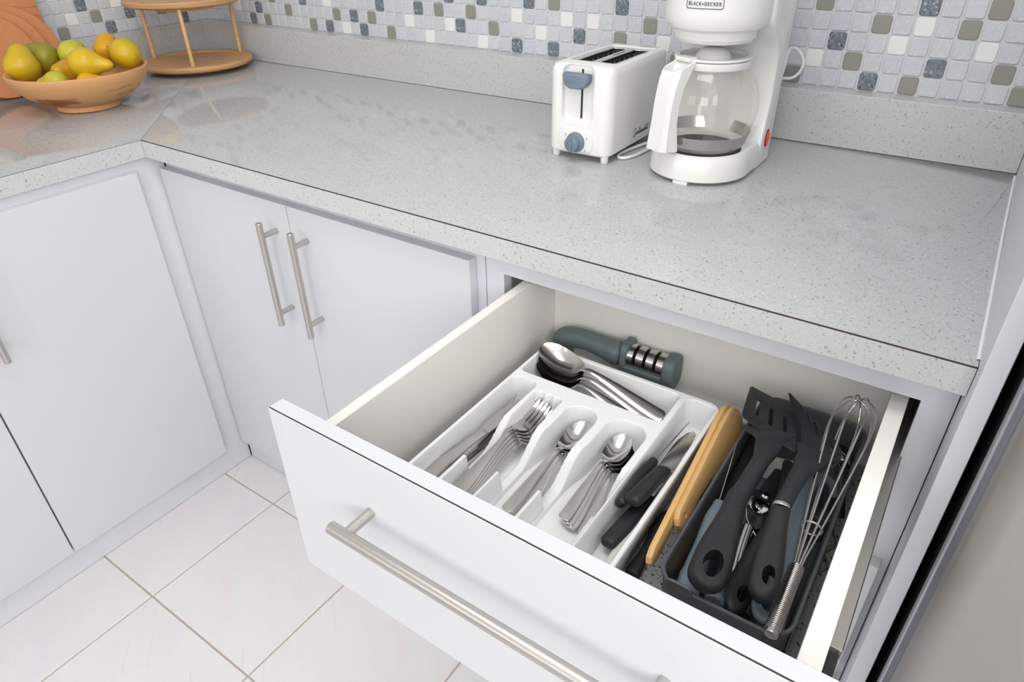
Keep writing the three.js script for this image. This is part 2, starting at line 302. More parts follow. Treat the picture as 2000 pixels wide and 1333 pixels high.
// ------------------------------------------------------------------ room shell
const XR = 2.6, ZF = 2.9, YT = 2.46 - H, XL = -0.722, ZB = -0.688;
const floor = struct('floor', [0, -H, 0]);
part(floor, 'grout_bed', box(XL - 0.1, -H - 0.06, ZB - 0.1, XR + 0.1, -H - 0.0018, ZF + 0.1, 0), M.floorGrout);
{
  const P = 0.3222, gx = 0.181 - 0.0, gz = 0.0443;
  const variants = [];
  for (let k = 0; k < 6; k++) { const g = new RoundedBoxGeometry(P - 0.0034, 0.008, P - 0.0034, 1, 0.0012); const u = uvm(g); const uv = u.attributes.uv, ox = rnd() * 3, oz = rnd() * 3; for (let i = 0; i < uv.count; i++) uv.setXY(i, uv.getX(i) + ox, uv.getY(i) + oz); variants.push(u); }
  for (let i = -1; i <= 7; i++) for (let j = 0; j <= 8; j++) {
    const x = gx + (i - 0.5) * P, z = gz + (j - 0.5) * P;
    const t = mesh(i === -1 && j === 0 ? 'tile' : 'tile_' + String((i + 1) * 9 + j).padStart(3, '0'), variants[(i * 5 + j * 3 + 30) % 6], M.floorTile, floor);
    t.position.set(x, -0.004 + rr(-0.0002, 0.0002), z);
  }
}
const ceiling = struct('ceiling', [0, YT, 0]); part(ceiling, 'plaster', box(XL - 0.1, YT, ZB - 0.1, XR + 0.1, YT + 0.08, ZF + 0.1, 0), M.paint);
const wallR = struct('wall_right', [XR, 0, 0]);
{
  const [wz, wy, ww, wh] = WINDOW2, y0 = wy - H - wh / 2, y1 = wy - H + wh / 2, z0 = wz - ww / 2, z1 = wz + ww / 2;
  part(wallR, 'plaster', [box(XR, -H, ZB - 0.1, XR + 0.1, YT, z0, 0), box(XR, -H, z1, XR + 0.1, YT, ZF + 0.1, 0), box(XR, -H, z0, XR + 0.1, y0, z1, 0), box(XR, y1, z0, XR + 0.1, YT, z1, 0)], M.paint);
  const win = struct('window_2', [XR + 0.03, wy - H, wz]);
  part(win, 'window_frame', [box(XR, y0, z0, XR + 0.06, y1, z0 + 0.05), box(XR, y0, z1 - 0.05, XR + 0.06, y1, z1), box(XR, y0, z0, XR + 0.06, y0 + 0.05, z1), box(XR, y1 - 0.05, z0, XR + 0.06, y1, z1)], M.white);
  part(win, 'frosted_pane', box(XR + 0.062, y0 + 0.04, z0 + 0.04, XR + 0.08, y1 - 0.04, z1 - 0.04, 0), std({ color: 0xffffff, emissive: hex(WINDOW2[5]), emissiveIntensity: WINDOW2[4] * 0.3, roughness: 0.9 }));
  const L = new THREE.RectAreaLight(WINDOW2[5], WINDOW2[4], ww - 0.1, wh - 0.1); L.name = 'window_daylight'; L.position.set(XR - 0.01, wy, wz); L.lookAt(0, wy, wz); scene.add(L);
}
const wallF = struct('wall_front', [0, 0, ZF]);
{
  const solid = []; let xs = XL - 0.1;
  WINDOWS.forEach(([wx, wy, ww, wh, I, c], k) => {
    const y0 = wy - H - wh / 2, y1 = wy - H + wh / 2, x0 = wx - ww / 2, x1 = wx + ww / 2;
    solid.push(box(xs, -H, ZF, x0, YT, ZF + 0.1, 0), box(x0, -H, ZF, x1, y0, ZF + 0.1, 0), box(x0, y1, ZF, x1, YT, ZF + 0.1, 0)); xs = x1;
    const win = struct('window_' + (k ? 3 : 1), [wx, wy - H, ZF + 0.03]);
    part(win, 'window_frame', [box(x0, y0, ZF, x0 + 0.05, y1, ZF + 0.06), box(x1 - 0.05, y0, ZF, x1, y1, ZF + 0.06), box(x0, y0, ZF, x1, y0 + 0.05, ZF + 0.06), box(x0, y1 - 0.05, ZF, x1, y1, ZF + 0.06), box(wx - 0.025, y0, ZF, wx + 0.025, y1, ZF + 0.06)], M.white);
    part(win, 'frosted_pane', box(x0 + 0.04, y0 + 0.04, ZF + 0.062, x1 - 0.04, y1 - 0.04, ZF + 0.08, 0), std({ color: 0xffffff, emissive: hex(c), emissiveIntensity: I * 0.3, roughness: 0.9 }));
    const L = new THREE.RectAreaLight(c, I, ww - 0.1, wh - 0.1); L.name = 'window_daylight'; L.position.set(wx, wy, ZF - 0.01); L.lookAt(wx, wy, 0); scene.add(L);
  });
  solid.push(box(xs, -H, ZF, XR + 0.1, YT, ZF + 0.1, 0));
  part(wallF, 'plaster', solid, M.paint);
}
const LAMP_LABELS = ['long flush ceiling light panel above the worktop', 'middle flush ceiling light panel above the open drawer', 'flush ceiling light panel nearest the right-hand window'];
LAMPS.forEach(([x, z, w, d, I, c], k) => {
  const t = thing('ceiling_lamp', LAMP_LABELS[k], 'ceiling light', [x, YT - 0.03, z]);
  part(t, 'frame', [box(x - w / 2 - 0.02, YT - 0.03, z - d / 2 - 0.02, x + w / 2 + 0.02, YT, z - d / 2), box(x - w / 2 - 0.02, YT - 0.03, z + d / 2, x + w / 2 + 0.02, YT, z + d / 2 + 0.02), box(x - w / 2 - 0.02, YT - 0.03, z - d / 2, x - w / 2, YT, z + d / 2), box(x + w / 2, YT - 0.03, z - d / 2, x + w / 2 + 0.02, YT, z + d / 2)], M.white);
  part(t, 'diffuser', box(x - w / 2, YT - 0.02, z - d / 2, x + w / 2, YT - 0.01, z + d / 2, 0), std({ color: 0xffffff, emissive: hex(c), emissiveIntensity: I * 0.3, roughness: 0.8 }));
  const L = new THREE.RectAreaLight(c, I, w - 0.02, d - 0.02); L.name = 'ceiling_lamp_light'; L.position.set(x, YT - 0.035 + H, z); L.lookAt(x, 0, z); scene.add(L);
});

// ------------------------------------------------------------------ mosaic walls
const tileMats = {
  L: [std({ map: tex(cTileLight, [6, 6]), roughness: 0.3 }), std({ map: tex(cTileLight, [6, 6]), color: lin(0.95, 0.955, 0.965), roughness: 0.3 }), std({ map: tex(cTileLight, [6, 6]), color: lin(0.98, 0.98, 0.985), roughness: 0.3 })],
  D: std({ map: tex(cTileDark, [6, 6]), roughness: 0.28 }),
  O: std({ color: lin(0.30, 0.30, 0.262), roughness: 0.3 }),
  W: std({ color: lin(0.86, 0.865, 0.86), roughness: 0.28 }),
};
const mosaicTile = (() => {                                  // rounded square with a chamfered rim, facing +z
  const s = 0.0287, r = 0.0042, o = rrect(s, s, r, 2), inn = rrect(s - 0.0022, s - 0.0022, r - 0.0006, 2);
  const P = [], I = [], n = o.length; o.forEach(([x, y]) => P.push(x, y, 0)); o.forEach(([x, y]) => P.push(x, y, 0.0012)); inn.forEach(([x, y]) => P.push(x, y, 0.0022)); P.push(0, 0, 0.0024);
  for (let k = 0; k < 2; k++) for (let i = 0; i < n; i++) { const a = k * n + i, b = k * n + (i + 1) % n; I.push(a, b, b + n, a, b + n, a + n); }
  for (let i = 0; i < n; i++) I.push(3 * n, 2 * n + i, 2 * n + (i + 1) % n);
  const g = new THREE.BufferGeometry(); g.setAttribute('position', new THREE.Float32BufferAttribute(P, 3)); g.setIndex(I); return uvm(toCreasedNormals(g, 0.5));
})();
const tileGeo = [0, 1, 2, 3].map((k) => { const g = mosaicTile.clone(); const uv = g.attributes.uv; for (let i = 0; i < uv.count; i++) uv.setXY(i, uv.getX(i) + k * 0.041, uv.getY(i) + k * 0.067); return g; });
const PX = 0.0321, PY = 0.03062, OX = 0.0118, OY = -0.0152;
// tile kinds read off the wall: row: { column: kind }
const SPECIAL = {
  4: { '-16': 'D', '-14': 'O', '-8': 'O', '-6': 'D', '-4': 'W', '-2': 'D', 1: 'O', 5: 'W', 10: 'W', 13: 'D', 16: 'D', 25: 'O', 32: 'O', 36: 'D', 38: 'O', 43: 'O', 28: 'D', 20: 'W' },
  5: { '-11': 'O', '-5': 'O', '-3': 'D', '-1': 'O', 3: 'W', 7: 'W', 8: 'D', 11: 'O', 15: 'W', 18: 'D', 21: 'O', 24: 'W', 33: 'W', 35: 'O', 39: 'D', 42: 'O', 28: 'O', '-18': 'W', '-15': 'D' },
  6: { '-9': 'D', '-6': 'W', 0: 'D', 4: 'D', 6: 'O', 9: 'O', 13: 'W', 17: 'W', 19: 'W', 23: 'O', 34: 'D', 37: 'W', 41: 'W', '-13': 'O', '-17': 'D', 29: 'W' },
  7: { 7: 'D', 10: 'D', 14: 'D', 16: 'O', 21: 'D', 36: 'O', 38: 'W', 40: 'O', '-2': 'W', 2: 'O', 27: 'O', '-8': 'D' },
  8: { 33: 'O', 41: 'O', 18: 'W', 12: 'O', 25: 'D', 38: 'D', 5: 'D' },
};
const fill = () => { const q = rnd(); return q < 0.07 ? 'O' : q < 0.14 ? 'D' : q < 0.21 ? 'W' : 'L'; };
camera.updateMatrixWorld(); camera.updateProjectionMatrix();
const inView = (p) => { const q = p.clone().project(camera); return Math.abs(q.x) < 1.01 && Math.abs(q.y) < 1.02 && q.z < 1; };
function mosaic(wall, placeTile, cols, rows, special, name = 'tile') {
  const rest = { L0: [], L1: [], L2: [], D: [], O: [], W: [] }; let count = 0;
  for (let r = rows[0]; r <= rows[1]; r++) for (let c = cols[0]; c <= cols[1]; c++) {
    const kind = (special[r] && special[r][c]) || (special[r] ? 'L' : fill());
    const lk = (rnd() * 3) | 0, gk = (rnd() * 4) | 0, tilt = [rr(-1, 1) * 0.006, rr(-1, 1) * 0.006];
    const T = placeTile(c, r); const m = kind === 'L' ? tileMats.L[lk] : tileMats[kind];
    const e = new THREE.Euler(tilt[0], T.turn, tilt[1], 'YXZ');
    if (inView(T.p.clone().setY(T.p.y - 0.012)) && count < 298) {
      const t = mesh(count ? name + '_' + String(count).padStart(3, '0') : name, tileGeo[gk], m, wall); t.position.copy(T.p).sub(wall.position); t.rotation.copy(e); count++;
    } else rest[kind === 'L' ? 'L' + lk : kind].push(tileGeo[gk].clone().applyQuaternion(new THREE.Quaternion().setFromEuler(e)).translate(T.p.x, T.p.y - H, T.p.z));
  }
  for (const k in rest) if (rest[k].length) { const m = part(wall, 'tile_field', rest[k], k[0] === 'L' ? tileMats.L[+k[1]] : tileMats[k]); m.userData.kind = 'stuff'; }
  return count;
}
const wallB = struct('wall_back', [0, 0, ZB]);
part(wallB, 'grout', box(XL - 0.1, -H, ZB - 0.1, XR + 0.1, YT, ZB, 0), M.grout);
mosaic(wallB, (c, r) => ({ p: V(OX + c * PX, OY + r * PY + H, ZB), turn: 0 }), [-22, 44], [4, 22], SPECIAL);
const wallL = struct('wall_left', [XL, 0, 0]);
part(wallL, 'grout', box(XL - 0.1, -H, ZB - 0.1, XL, YT, ZF + 0.1, 0), M.grout);
const LZ = -0.315, SPECIAL_L = { 4: { '-2': 'D', 2: 'O', '-9': 'D' }, 5: { '-1': 'O', '-4': 'D', '-7': 'O', 1: 'W' }, 6: { 0: 'D', '-3': 'W', '-8': 'W' }, 7: { '-5': 'O', 2: 'W' } };
mosaic(wallL, (c, r) => ({ p: V(XL, OY + r * PY + H, LZ + c * PX), turn: Math.PI / 2 }), [-11, 30], [4, 22], SPECIAL_L);

// ------------------------------------------------------------------ worktop
{
  const t = thing('worktop', 'speckled light grey L-shaped kitchen worktop with raised back edge', 'countertop', [0, -0.035, 0]);
  const X1 = 1.424, e = 0.0006;
  // mitred slabs
  const right = extr([[-0.70, 0.645], [X1, 0.645], [X1, 0.0003], [0.0004, 0.0003]].map(([x, z]) => [x, z]), 0.034, 0.0004);
  right.rotateX(-Math.PI / 2).translate(0, -0.034, 0);
  const sink = rrect(0.44, 0.52, 0.028, 5, -0.284, 0.432).map(([x, z]) => [x, -z]);
  const left = extr([[-0.7005, 0.6445], [-0.0003, -0.0004], [-0.0003, -1.95], [-0.7005, -1.95]], 0.034, 0.0004, { holes: [sink] });
  left.rotateX(-Math.PI / 2).translate(0, -0.034, 0);
  part(t, 'slab', uvm(right), M.top); part(t, 'slab', uvm(left), M.top);
  part(t, 'edge_strip', uvm(box(0.0, -0.035, -0.0112, X1, -0.0018, 0.0006, 0.0004)), M.edge);
  part(t, 'edge_strip', uvm(box(-0.0112, -0.035, 0.0008, 0.0006, -0.0010, 1.95, 0.0006)), M.edge);
  part(t, 'seam', box(0.0008, -0.0020, -0.004, X1, -0.0002, 0.0005, 0), M.seam, 'dark glue line along the front edge');
  part(t, 'seam', box(-0.004, -0.0012, 0.0008, 0.0003, -0.0004, 1.95, 0), M.seam);
  part(t, 'sealant', [wire([V(X1 - 0.001, 0.0006, -0.63), V(X1 - 0.0015, 0.0006, -0.4), V(X1 - 0.001, 0.0004, -0.15), V(X1 - 0.001, 0.0002, -0.012)], 0.0020, 40, 6)], M.trayWhite);
}
{
  const t = thing('upstand', 'speckled grey upstand strip along the back wall behind the toaster', 'backsplash', [0.36, 0, -0.665]);
  part(t, 'strip', uvm(box(-0.6998, 0.0002, ZB, 1.424, 0.092, -0.645, 0.0015)), M.edge);
  const l = thing('upstand', 'speckled grey upstand strip along the left wall behind the fruit bowl', 'backsplash', [-0.711, 0, 0.65]);
  part(l, 'strip', uvm(box(XL, 0.0002, -0.687, -0.7002, 0.092, 1.95, 0.0015)), M.edge);
}
{
  const t = thing('sink', 'stainless steel sink bowl set into the left worktop', 'sink', [-0.284, -0.2, 0.432]);
  const R = (o, y) => rrect(0.44 + o, 0.52 + o, Math.max(0.004, 0.028 + o / 2), 5, -0.284, 0.432).map(([x, z]) => V(x, y, z));
  part(t, 'bowl', loft([R(0.03, -0.0345), R(0.03, -0.036), R(-0.02, -0.2), R(-0.06, -0.205), R(-0.42, -0.207), R(-0.42, -0.205), R(-0.064, -0.203), R(-0.024, -0.198), R(0.002, -0.04), R(0.006, -0.0345), R(0.03, -0.0345)], false, false), M.sinkSteel);
  part(t, 'drain', lathe([[0, -0.204], [0.04, -0.204], [0.045, -0.2015], [0.036, -0.2015], [0.03, -0.203], [0, -0.203]], 32).translate(-0.284, 0, 0.432), M.chrome);
}

// ------------------------------------------------------------------ base cabinets
const SF = -0.04;                                            // face of the back run
function tHandle(a, b, dir, posts, r = 0.006, stand = 0.034) {  // bar handle from a to b on a face with normal dir
  const d = b.clone().sub(a).normalize(), L = a.distanceTo(b), off = dir.clone().multiplyScalar(stand);
  const g = [bar(a.clone().add(off), b.clone().add(off), r)];
  for (const s of [posts, L - posts]) { const p = a.clone().addScaledVector(d, s); g.push(rod(p, p.clone().add(off), r * 0.83, 16)); }
  return merge(g);
}
{
  const t = thing('base_cabinet', 'white base cabinet under the back worktop with two doors and twin bar handles', 'cabinet', [0.4, -H, -0.3]);
  part(t, 'carcass', [box(-0.0095, -H + 0.001, -0.64, 0.8072, -0.0355, SF, 0.001)], M.frame);
  const doors = [[-0.006, 0.3805, 0.342], [0.3825, 0.790, 0.426]];
  doors.forEach(([x0, x1, hx], k) => {
    const d = part(t, 'door', box(x0, -0.796, SF + 0.0006, x1, -0.064, SF + 0.018, 0.0012), M.white);
    part(d, 'handle', tHandle(V(hx, -0.308, SF + 0.018), V(hx, -0.094, SF + 0.018), V(0, 0, 1), 0.0265), M.brushed, 'brushed steel bar handle');
    if (k) part(d, 'edge_band', box(x1 - 0.0002, -0.796, SF + 0.001, x1 + 0.0006, -0.0645, SF + 0.0172, 0.0002), M.frame);
  });
}
{
  const t = thing('base_cabinet', 'white corner cabinet of the left run below the sink', 'cabinet', [-0.3, -H, 0.9]);
  const F = -0.0105;
  part(t, 'carcass', [box(-0.69, -H + 0.001, -0.038, F - 0.02, -0.22, 1.94, 0), box(F - 0.02, -H + 0.001, -0.038, F, -0.0355, 1.94, 0.001)], M.frame);
  for (const [z0, z1, hz] of [[0.031, 0.4145, 0.376], [0.4175, 0.80, 0.456], [0.83, 1.21, 1.17]]) {
    const d = part(t, 'door', box(F + 0.0006, -0.788, z0, F + 0.018, -0.056, z1, 0.0012), M.white);
    part(d, 'handle', tHandle(V(F + 0.018, -0.300, hz), V(F + 0.018, -0.086, hz), V(1, 0, 0), 0.0265), M.brushed, 'brushed steel bar handle');
  }
}
// drawer unit
const DX0 = 0.8815, DX1 = 1.3635, DF = -0.228, DB = -0.120, DZ = 0.362, PZ = 0.380, SY = -0.088;
{
  const t = thing('drawer_cabinet', 'white drawer unit with its top cutlery drawer pulled out', 'cabinet', [1.116, -H, -0.3]);
  const o0 = 0.841, o1 = 1.392, oy = -0.080;
  part(t, 'face_frame', [box(0.8088, -H + 0.001, SF - 0.02, o0, -0.0355, SF, 0.0006), box(o1, -H + 0.001, SF - 0.02, 1.4235, -0.0355, SF, 0.0006), box(o0 - 0.001, oy, SF - 0.02, o1 + 0.001, -0.0355, SF, 0.0006), box(o0 - 0.001, -0.29, SF - 0.02, o1 + 0.001, -0.262, SF - 0.0004, 0.0006), box(o0 - 0.001, -H + 0.001, SF - 0.02, o1 + 0.001, -H + 0.06, SF, 0.0006)], M.frame);
  part(t, 'carcass', [box(0.8088, -H + 0.001, -0.64, 0.827, -0.036, SF - 0.02, 0), box(1.401, -H + 0.001, -0.64, 1.4235, -0.036, SF - 0.02, 0), box(0.827, -H + 0.001, -0.64, 1.401, -0.036, -0.63, 0), box(0.827, -0.3, -0.63, 1.401, -0.29, SF - 0.02, 0)], M.creamIn);
  part(t, 'slide_rail', box(1.3920, -0.215, -0.6, 1.4005, -0.172, SF - 0.001, 0.0008), M.galv);
  part(t, 'slide_rail', box(0.829, -0.215, -0.6, 0.8475, -0.172, SF - 0.001, 0.0008), M.galv);
  for (const [y0, y1, hy] of [[-0.545, -0.322, -0.39], [-0.79, -0.556, -0.62]]) {
    const f = part(t, 'drawer_front', box(0.845, y0, SF + 0.0006, 1.4148, y1, SF + 0.018, 0.0012), M.white);
    part(f, 'handle', tHandle(V(0.968, hy, SF + 0.018), V(1.296, hy, SF + 0.018), V(1, 0, 0).cross(V(0, 1, 0)), 0.02), M.brushed, 'brushed steel bar handle');
  }
  const d = new THREE.Group(); d.name = 'drawer'; d.position.set(0, H - 0.2, 0.3); t.add(d); d.userData.label = 'open top drawer'; const sub = (n, g, m, l) => { const q = part(d, n, g, m, l); return q; };
  sub('side_panel', uvm(box(DX0 - 0.0140, DF - 0.02, DB - 0.014, DX0, SY, DZ, 0.0008)), M.cream);
  sub('side_panel', uvm(box(DX1, DF - 0.02, DB - 0.014, DX1 + 0.0175, SY, DZ, 0.0008)), M.cream);
  sub('back_panel', box(DX0, DF - 0.02, DB - 0.014, DX1, SY, DB, 0.0008), M.creamIn);
  sub('bottom_panel', box(DX0, DF - 0.012, DB, DX1, DF - 0.0005, DZ, 0), M.creamIn);
  sub('liner', uvm(box(DX0 + 0.001, DF - 0.0005, -0.088, DX1 - 0.0004, DF, DZ - 0.001, 0)), std({ map: tex(cLiner, [1 / 0.16, 1 / 0.16]), roughness: 0.55 }), 'black speckled grey drawer liner');
  sub('front_panel', box(0.842, -0.288, DZ, 1.4165, -0.050, PZ - 0.0018, 0.0005), M.white);
  sub('edge_seam', box(0.8425, -0.2875, PZ - 0.0030, 1.416, -0.0503, PZ - 0.0001, 0), M.seam, 'dark glue line of the front edge');
  sub('front_face', box(0.842, -0.288, PZ - 0.0002, 1.4165, -0.0502, PZ + 0.0006, 0.0003), M.white);
  sub('handle', tHandle(V(0.955, -0.123, PZ + 0.0005), V(1.305, -0.123, PZ + 0.0005), V(0, 0, 1), 0.020, 0.0066, 0.036), M.brushed, 'long brushed steel bar handle');
  sub('slide', [box(1.3815, -0.205, -0.11, 1.3835, -0.160, 0.3, 0.0005), box(1.3835, -0.163, -0.12, 1.3945, -0.160, 0.25, 0.0005), box(1.3835, -0.205, -0.12, 1.3945, -0.202, 0.25, 0.0005), box(1.3930, -0.205, -0.12, 1.3945, -0.192, 0.25, 0.0004), box(1.3930, -0.172, -0.12, 1.3945, -0.160, 0.25, 0.0004), box(DX0 - 0.0165, -0.205, -0.11, DX0 - 0.0142, -0.160, 0.3, 0.0005)], M.galv, 'zinc drawer slide');
  sub('slide_stop', [box(1.3838, -0.20, 0.252, 1.3925, -0.163, 0.287, 0.001)], M.dark);
}

// tall end panel and refrigerator
{
  const t = thing('end_panel', 'tall white end panel between the worktop and the refrigerator', 'panel', [1.434, -H, -0.3]);
  part(t, 'board', box(1.4246, -H + 0.001, ZB + 0.004, 1.4435, 1.2, 0.042, 0.0012), M.frame);
}
{
  const t = thing('refrigerator', 'grey refrigerator beside the white end panel at the right edge', 'refrigerator', [1.85, -H, -0.3]);
  part(t, 'body', box(1.4540, -H + 0.02, -0.62, 2.25, 0.87, 0.046, 0.003), M.dark);
  part(t, 'body_edge', box(1.4532, -H + 0.02, 0.046, 2.2505, 0.87, 0.066, 0.002), M.fridgeTrim);
  part(t, 'gasket', box(1.4550, -H + 0.05, 0.066, 2.248, 0.865, 0.100, 0.002), M.gasket);
  part(t, 'door', box(1.4530, -H + 0.05, 0.100, 2.2515, 0.87, 0.158, 0.022), M.fridge);
  part(t, 'foot', [box(1.5, -H, -0.6, 2.2, -H + 0.03, -0.1, 0.003)], M.dark);
}
//@@OBJECTS
// ------------------------------------------------------------------ toaster
{
  const t = thing('toaster', 'white two-slice toaster with blue-grey lever and knob', 'toaster', [0.790, 0, -0.447]);
  const x0 = 0.730, x1 = 0.851, zf = -0.334, zb = -0.560, y0 = 0.011, y1 = 0.1565, cx = (x0 + x1) / 2, cz = (zf + zb) / 2;
  // body: plan shape lofted upwards with soft top edge
  const R = (o, y) => rrect(x1 - x0 - 2 * o, zf - zb - 2 * o, Math.max(0.004, 0.021 - o), 7, cx, cz).map(([x, z]) => V(x, y, z));
  let body = loft([R(0.006, y0), R(0.001, y0 + 0.004), R(0, y0 + 0.012), R(0.0005, y1 - 0.014), R(0.002, y1 - 0.007), R(0.005, y1 - 0.0022), R(0.010, y1)], true, true, 0.9);
  const rc = (w, h, r) => rrect(w, h, r, 4);
  const recess = extr(rrect(0.060, 0.094, 0.012, 4, 0.789, 0.109), 0.03, 0).translate(0, 0, zf - 0.010);
  const top = box(0.7475, y1 - 0.05, -0.534, 0.8365, y1 + 0.02, -0.374, 0.006);
  body = csg(csg(body, recess), top);
  part(t, 'body', toCreasedNormals(body, 0.55), M.applWhite);
  const lower = extr(rrect(0.066, 0.040, 0.012, 5, 0.7885, 0.037), 0.0045, 0.002, { seg: 3 }).translate(0, 0, zf - 0.0022);
  part(t, 'control_panel', lower, M.applWhite);
  part(t, 'lever_slot', box(0.7905, 0.071, zf - 0.0104, 0.7940, 0.150, zf - 0.0095, 0), M.dark, 'dark vertical lever slot');
  { const o = [[-0.0265, 0.0085], [0.0255, 0.0085], [0.0275, 0.005], [0.0265, -0.004], [0.0215, -0.0115], [0.012, -0.0145], [-0.010, -0.0145], [-0.020, -0.0115], [-0.0262, -0.004], [-0.028, 0.005]];
    const g = extr(o, 0.016, 0.0035, { seg: 4, crease: 0.9 }); const p = g.attributes.position; for (let i = 0; i < p.count; i++) p.setZ(i, p.getZ(i) - 9 * p.getX(i) ** 2); part(t, 'lever', toCreasedNormals(g, 0.9).scale(0.88, 1, 1).translate(0.7905, 0.1375, zf + 0.003), M.blueGrey, 'blue-grey lever'); }
  part(t, 'lever_stem', box(0.7905, 0.130, zf - 0.012, 0.7940, 0.141, zf + 0.012, 0.0005), M.blueGrey);
  const kx = 0.7900, ky = 0.0335;
  const knob = lathe([[0, 0.019], [0.0105, 0.019], [0.0125, 0.0175], [0.0128, 0.007], [0.0165, 0.0045], [0.017, 0.002], [0.017, 0], [0, 0]], 40); knob.rotateX(Math.PI / 2).translate(kx, ky, zf + 0.002);
  const kp = part(t, 'knob', knob, M.blueGrey, 'round blue-grey browning knob');
  part(kp, 'grip', box(kx - 0.003, ky - 0.0125, zf + 0.02, kx + 0.003, ky + 0.0125, zf + 0.0235, 0.0015).rotateZ(0), M.blueGrey);
  for (const [dx, dy] of [[-0.0205, 0.010], [0.0205, 0.008], [0.018, -0.013], [-0.018, -0.012]]) part(t, 'dial_mark', box(kx + dx - 0.0005, ky + dy - 0.0016, zf + 0.0022, kx + dx + 0.0005, ky + dy + 0.0016, zf + 0.0026, 0), M.dark);
  // chrome top with two bread slots
  const plate = (() => { const s = extr(rrect(0.0885, 0.1595, 0.006, 4, 0.792, 0.454), 0.003, 0.0008, { holes: [rrect(0.027, 0.130, 0.004, 3, 0.7710, 0.453), rrect(0.027, 0.130, 0.004, 3, 0.8130, 0.453)] }); s.rotateX(-Math.PI / 2); return s.translate(0, y1 - 0.0052, 0); })();
  part(t, 'slot_plate', plate, M.chrome, 'chrome plate around the two bread slots');
  const wells = [], WX = [0.7710, 0.8130]; for (const wx of WX) { wells.push(box(wx - 0.015, y1 - 0.049, -0.5195, wx + 0.015, y1 - 0.047, -0.3865, 0)); for (const q of [-1, 1]) { wells.push(box(wx + q * 0.015 - 0.0004, y1 - 0.048, -0.5195, wx + q * 0.015 + 0.0004, y1 - 0.006, -0.3865, 0)); wells.push(box(wx - 0.015, y1 - 0.048, -0.453 + q * 0.0665 - 0.0004, wx + 0.015, y1 - 0.006, -0.453 + q * 0.0665 + 0.0004, 0)); } }
  part(t, 'bread_well', wells, std({ color: lin(0.10, 0.095, 0.085), metalness: 0.7, roughness: 0.5 }));
  const guides = []; for (const wx of WX) for (let k = 0; k < 7; k++) for (const q of [-1, 1]) guides.push(rod(V(wx + q * 0.010, y1 - 0.046, -0.510 + k * 0.019), V(wx + q * 0.010, y1 - 0.008, -0.510 + k * 0.019), 0.0007, 6));
  tag(part(t, 'wire_guides', guides, M.galv), null, null, null, 'stuff');
  for (const [fx, fz] of [[0.7435, -0.347], [0.8385, -0.347], [0.7435, -0.545], [0.8385, -0.545]]) part(t, 'foot', lathe([[0, 0.0005], [0.0055, 0.0005], [0.0065, 0.002], [0.0072, 0.014], [0, 0.014]], 24).translate(fx, 0, fz), M.applWhite);
  // cursive maker's name on the right side
  const sig = canvas(512, 160, (g, w, h) => { g.clearRect(0, 0, w, h); g.fillStyle = '#000'; g.fillRect(0, 0, w, h); g.strokeStyle = '#fff'; g.lineWidth = 9; g.lineCap = 'round'; g.lineJoin = 'round'; g.beginPath();
    g.moveTo(88, 34); g.bezierCurveTo(60, 10, 20, 70, 22, 108); g.bezierCurveTo(24, 136, 60, 130, 84, 100);
    const put = (x, y) => g.bezierCurveTo(x - 14, y, x - 8, y, x, y);
    // o n t i n e n t a l
    g.bezierCurveTo(96, 72, 124, 78, 118, 100); g.bezierCurveTo(110, 126, 84, 112, 104, 86); g.bezierCurveTo(120, 78, 132, 84, 140, 80); g.lineTo(138, 112); g.bezierCurveTo(148, 80, 168, 72, 166, 112); g.bezierCurveTo(176, 118, 190, 70, 200, 32); g.bezierCurveTo(188, 90, 186, 124, 206, 108);
    g.bezierCurveTo(214, 100, 218, 86, 220, 80); g.bezierCurveTo(214, 120, 222, 116, 232, 104); g.lineTo(240, 80); g.lineTo(238, 112); g.bezierCurveTo(248, 80, 268, 72, 266, 112); g.bezierCurveTo(280, 108, 300, 84, 286, 80); g.bezierCurveTo(268, 84, 276, 124, 304, 106); g.lineTo(312, 80); g.lineTo(310, 112); g.bezierCurveTo(320, 80, 340, 72, 338, 112); g.bezierCurveTo(348, 118, 362, 70, 372, 32); g.bezierCurveTo(360, 90, 358, 124, 376, 108);
    g.bezierCurveTo(386, 76, 414, 78, 400, 100); g.bezierCurveTo(382, 126, 374, 96, 396, 84); g.bezierCurveTo(404, 90, 402, 124, 420, 104); g.bezierCurveTo(440, 70, 452, 30, 440, 30); g.bezierCurveTo(426, 40, 420, 130, 448, 104); g.stroke();
    g.beginPath(); g.moveTo(184, 58); g.lineTo(222, 54); g.moveTo(356, 58); g.lineTo(394, 54); g.moveTo(224, 62); g.lineTo(225, 60); g.stroke(); });
  const pl = new THREE.PlaneGeometry(0.072, 0.0225); pl.rotateY(Math.PI / 2).translate(x1 + 0.0003, 0.033, -0.462);
  part(t, 'brand_script', pl, std({ color: lin(0.02, 0.02, 0.02), roughness: 0.5, alphaMap: tex(sig, [1, 1], false), transparent: true }), 'black handwritten-style maker name');
  part(t, 'power_cord', wire([V(0.830, 0.02, -0.556), V(0.858, 0.006, -0.568), V(0.874, 0.0036, -0.52), V(0.872, 0.0036, -0.44), V(0.866, 0.0036, -0.395), V(0.853, 0.0036, -0.378), V(0.843, 0.0036, -0.395), V(0.845, 0.0038, -0.43), V(0.862, 0.0042, -0.50), V(0.884, 0.0036, -0.545), V(0.892, 0.0036, -0.59), V(0.884, 0.0036, -0.625)], 0.003, 90, 10), M.applWhite, 'white cord looped beside the toaster');
}
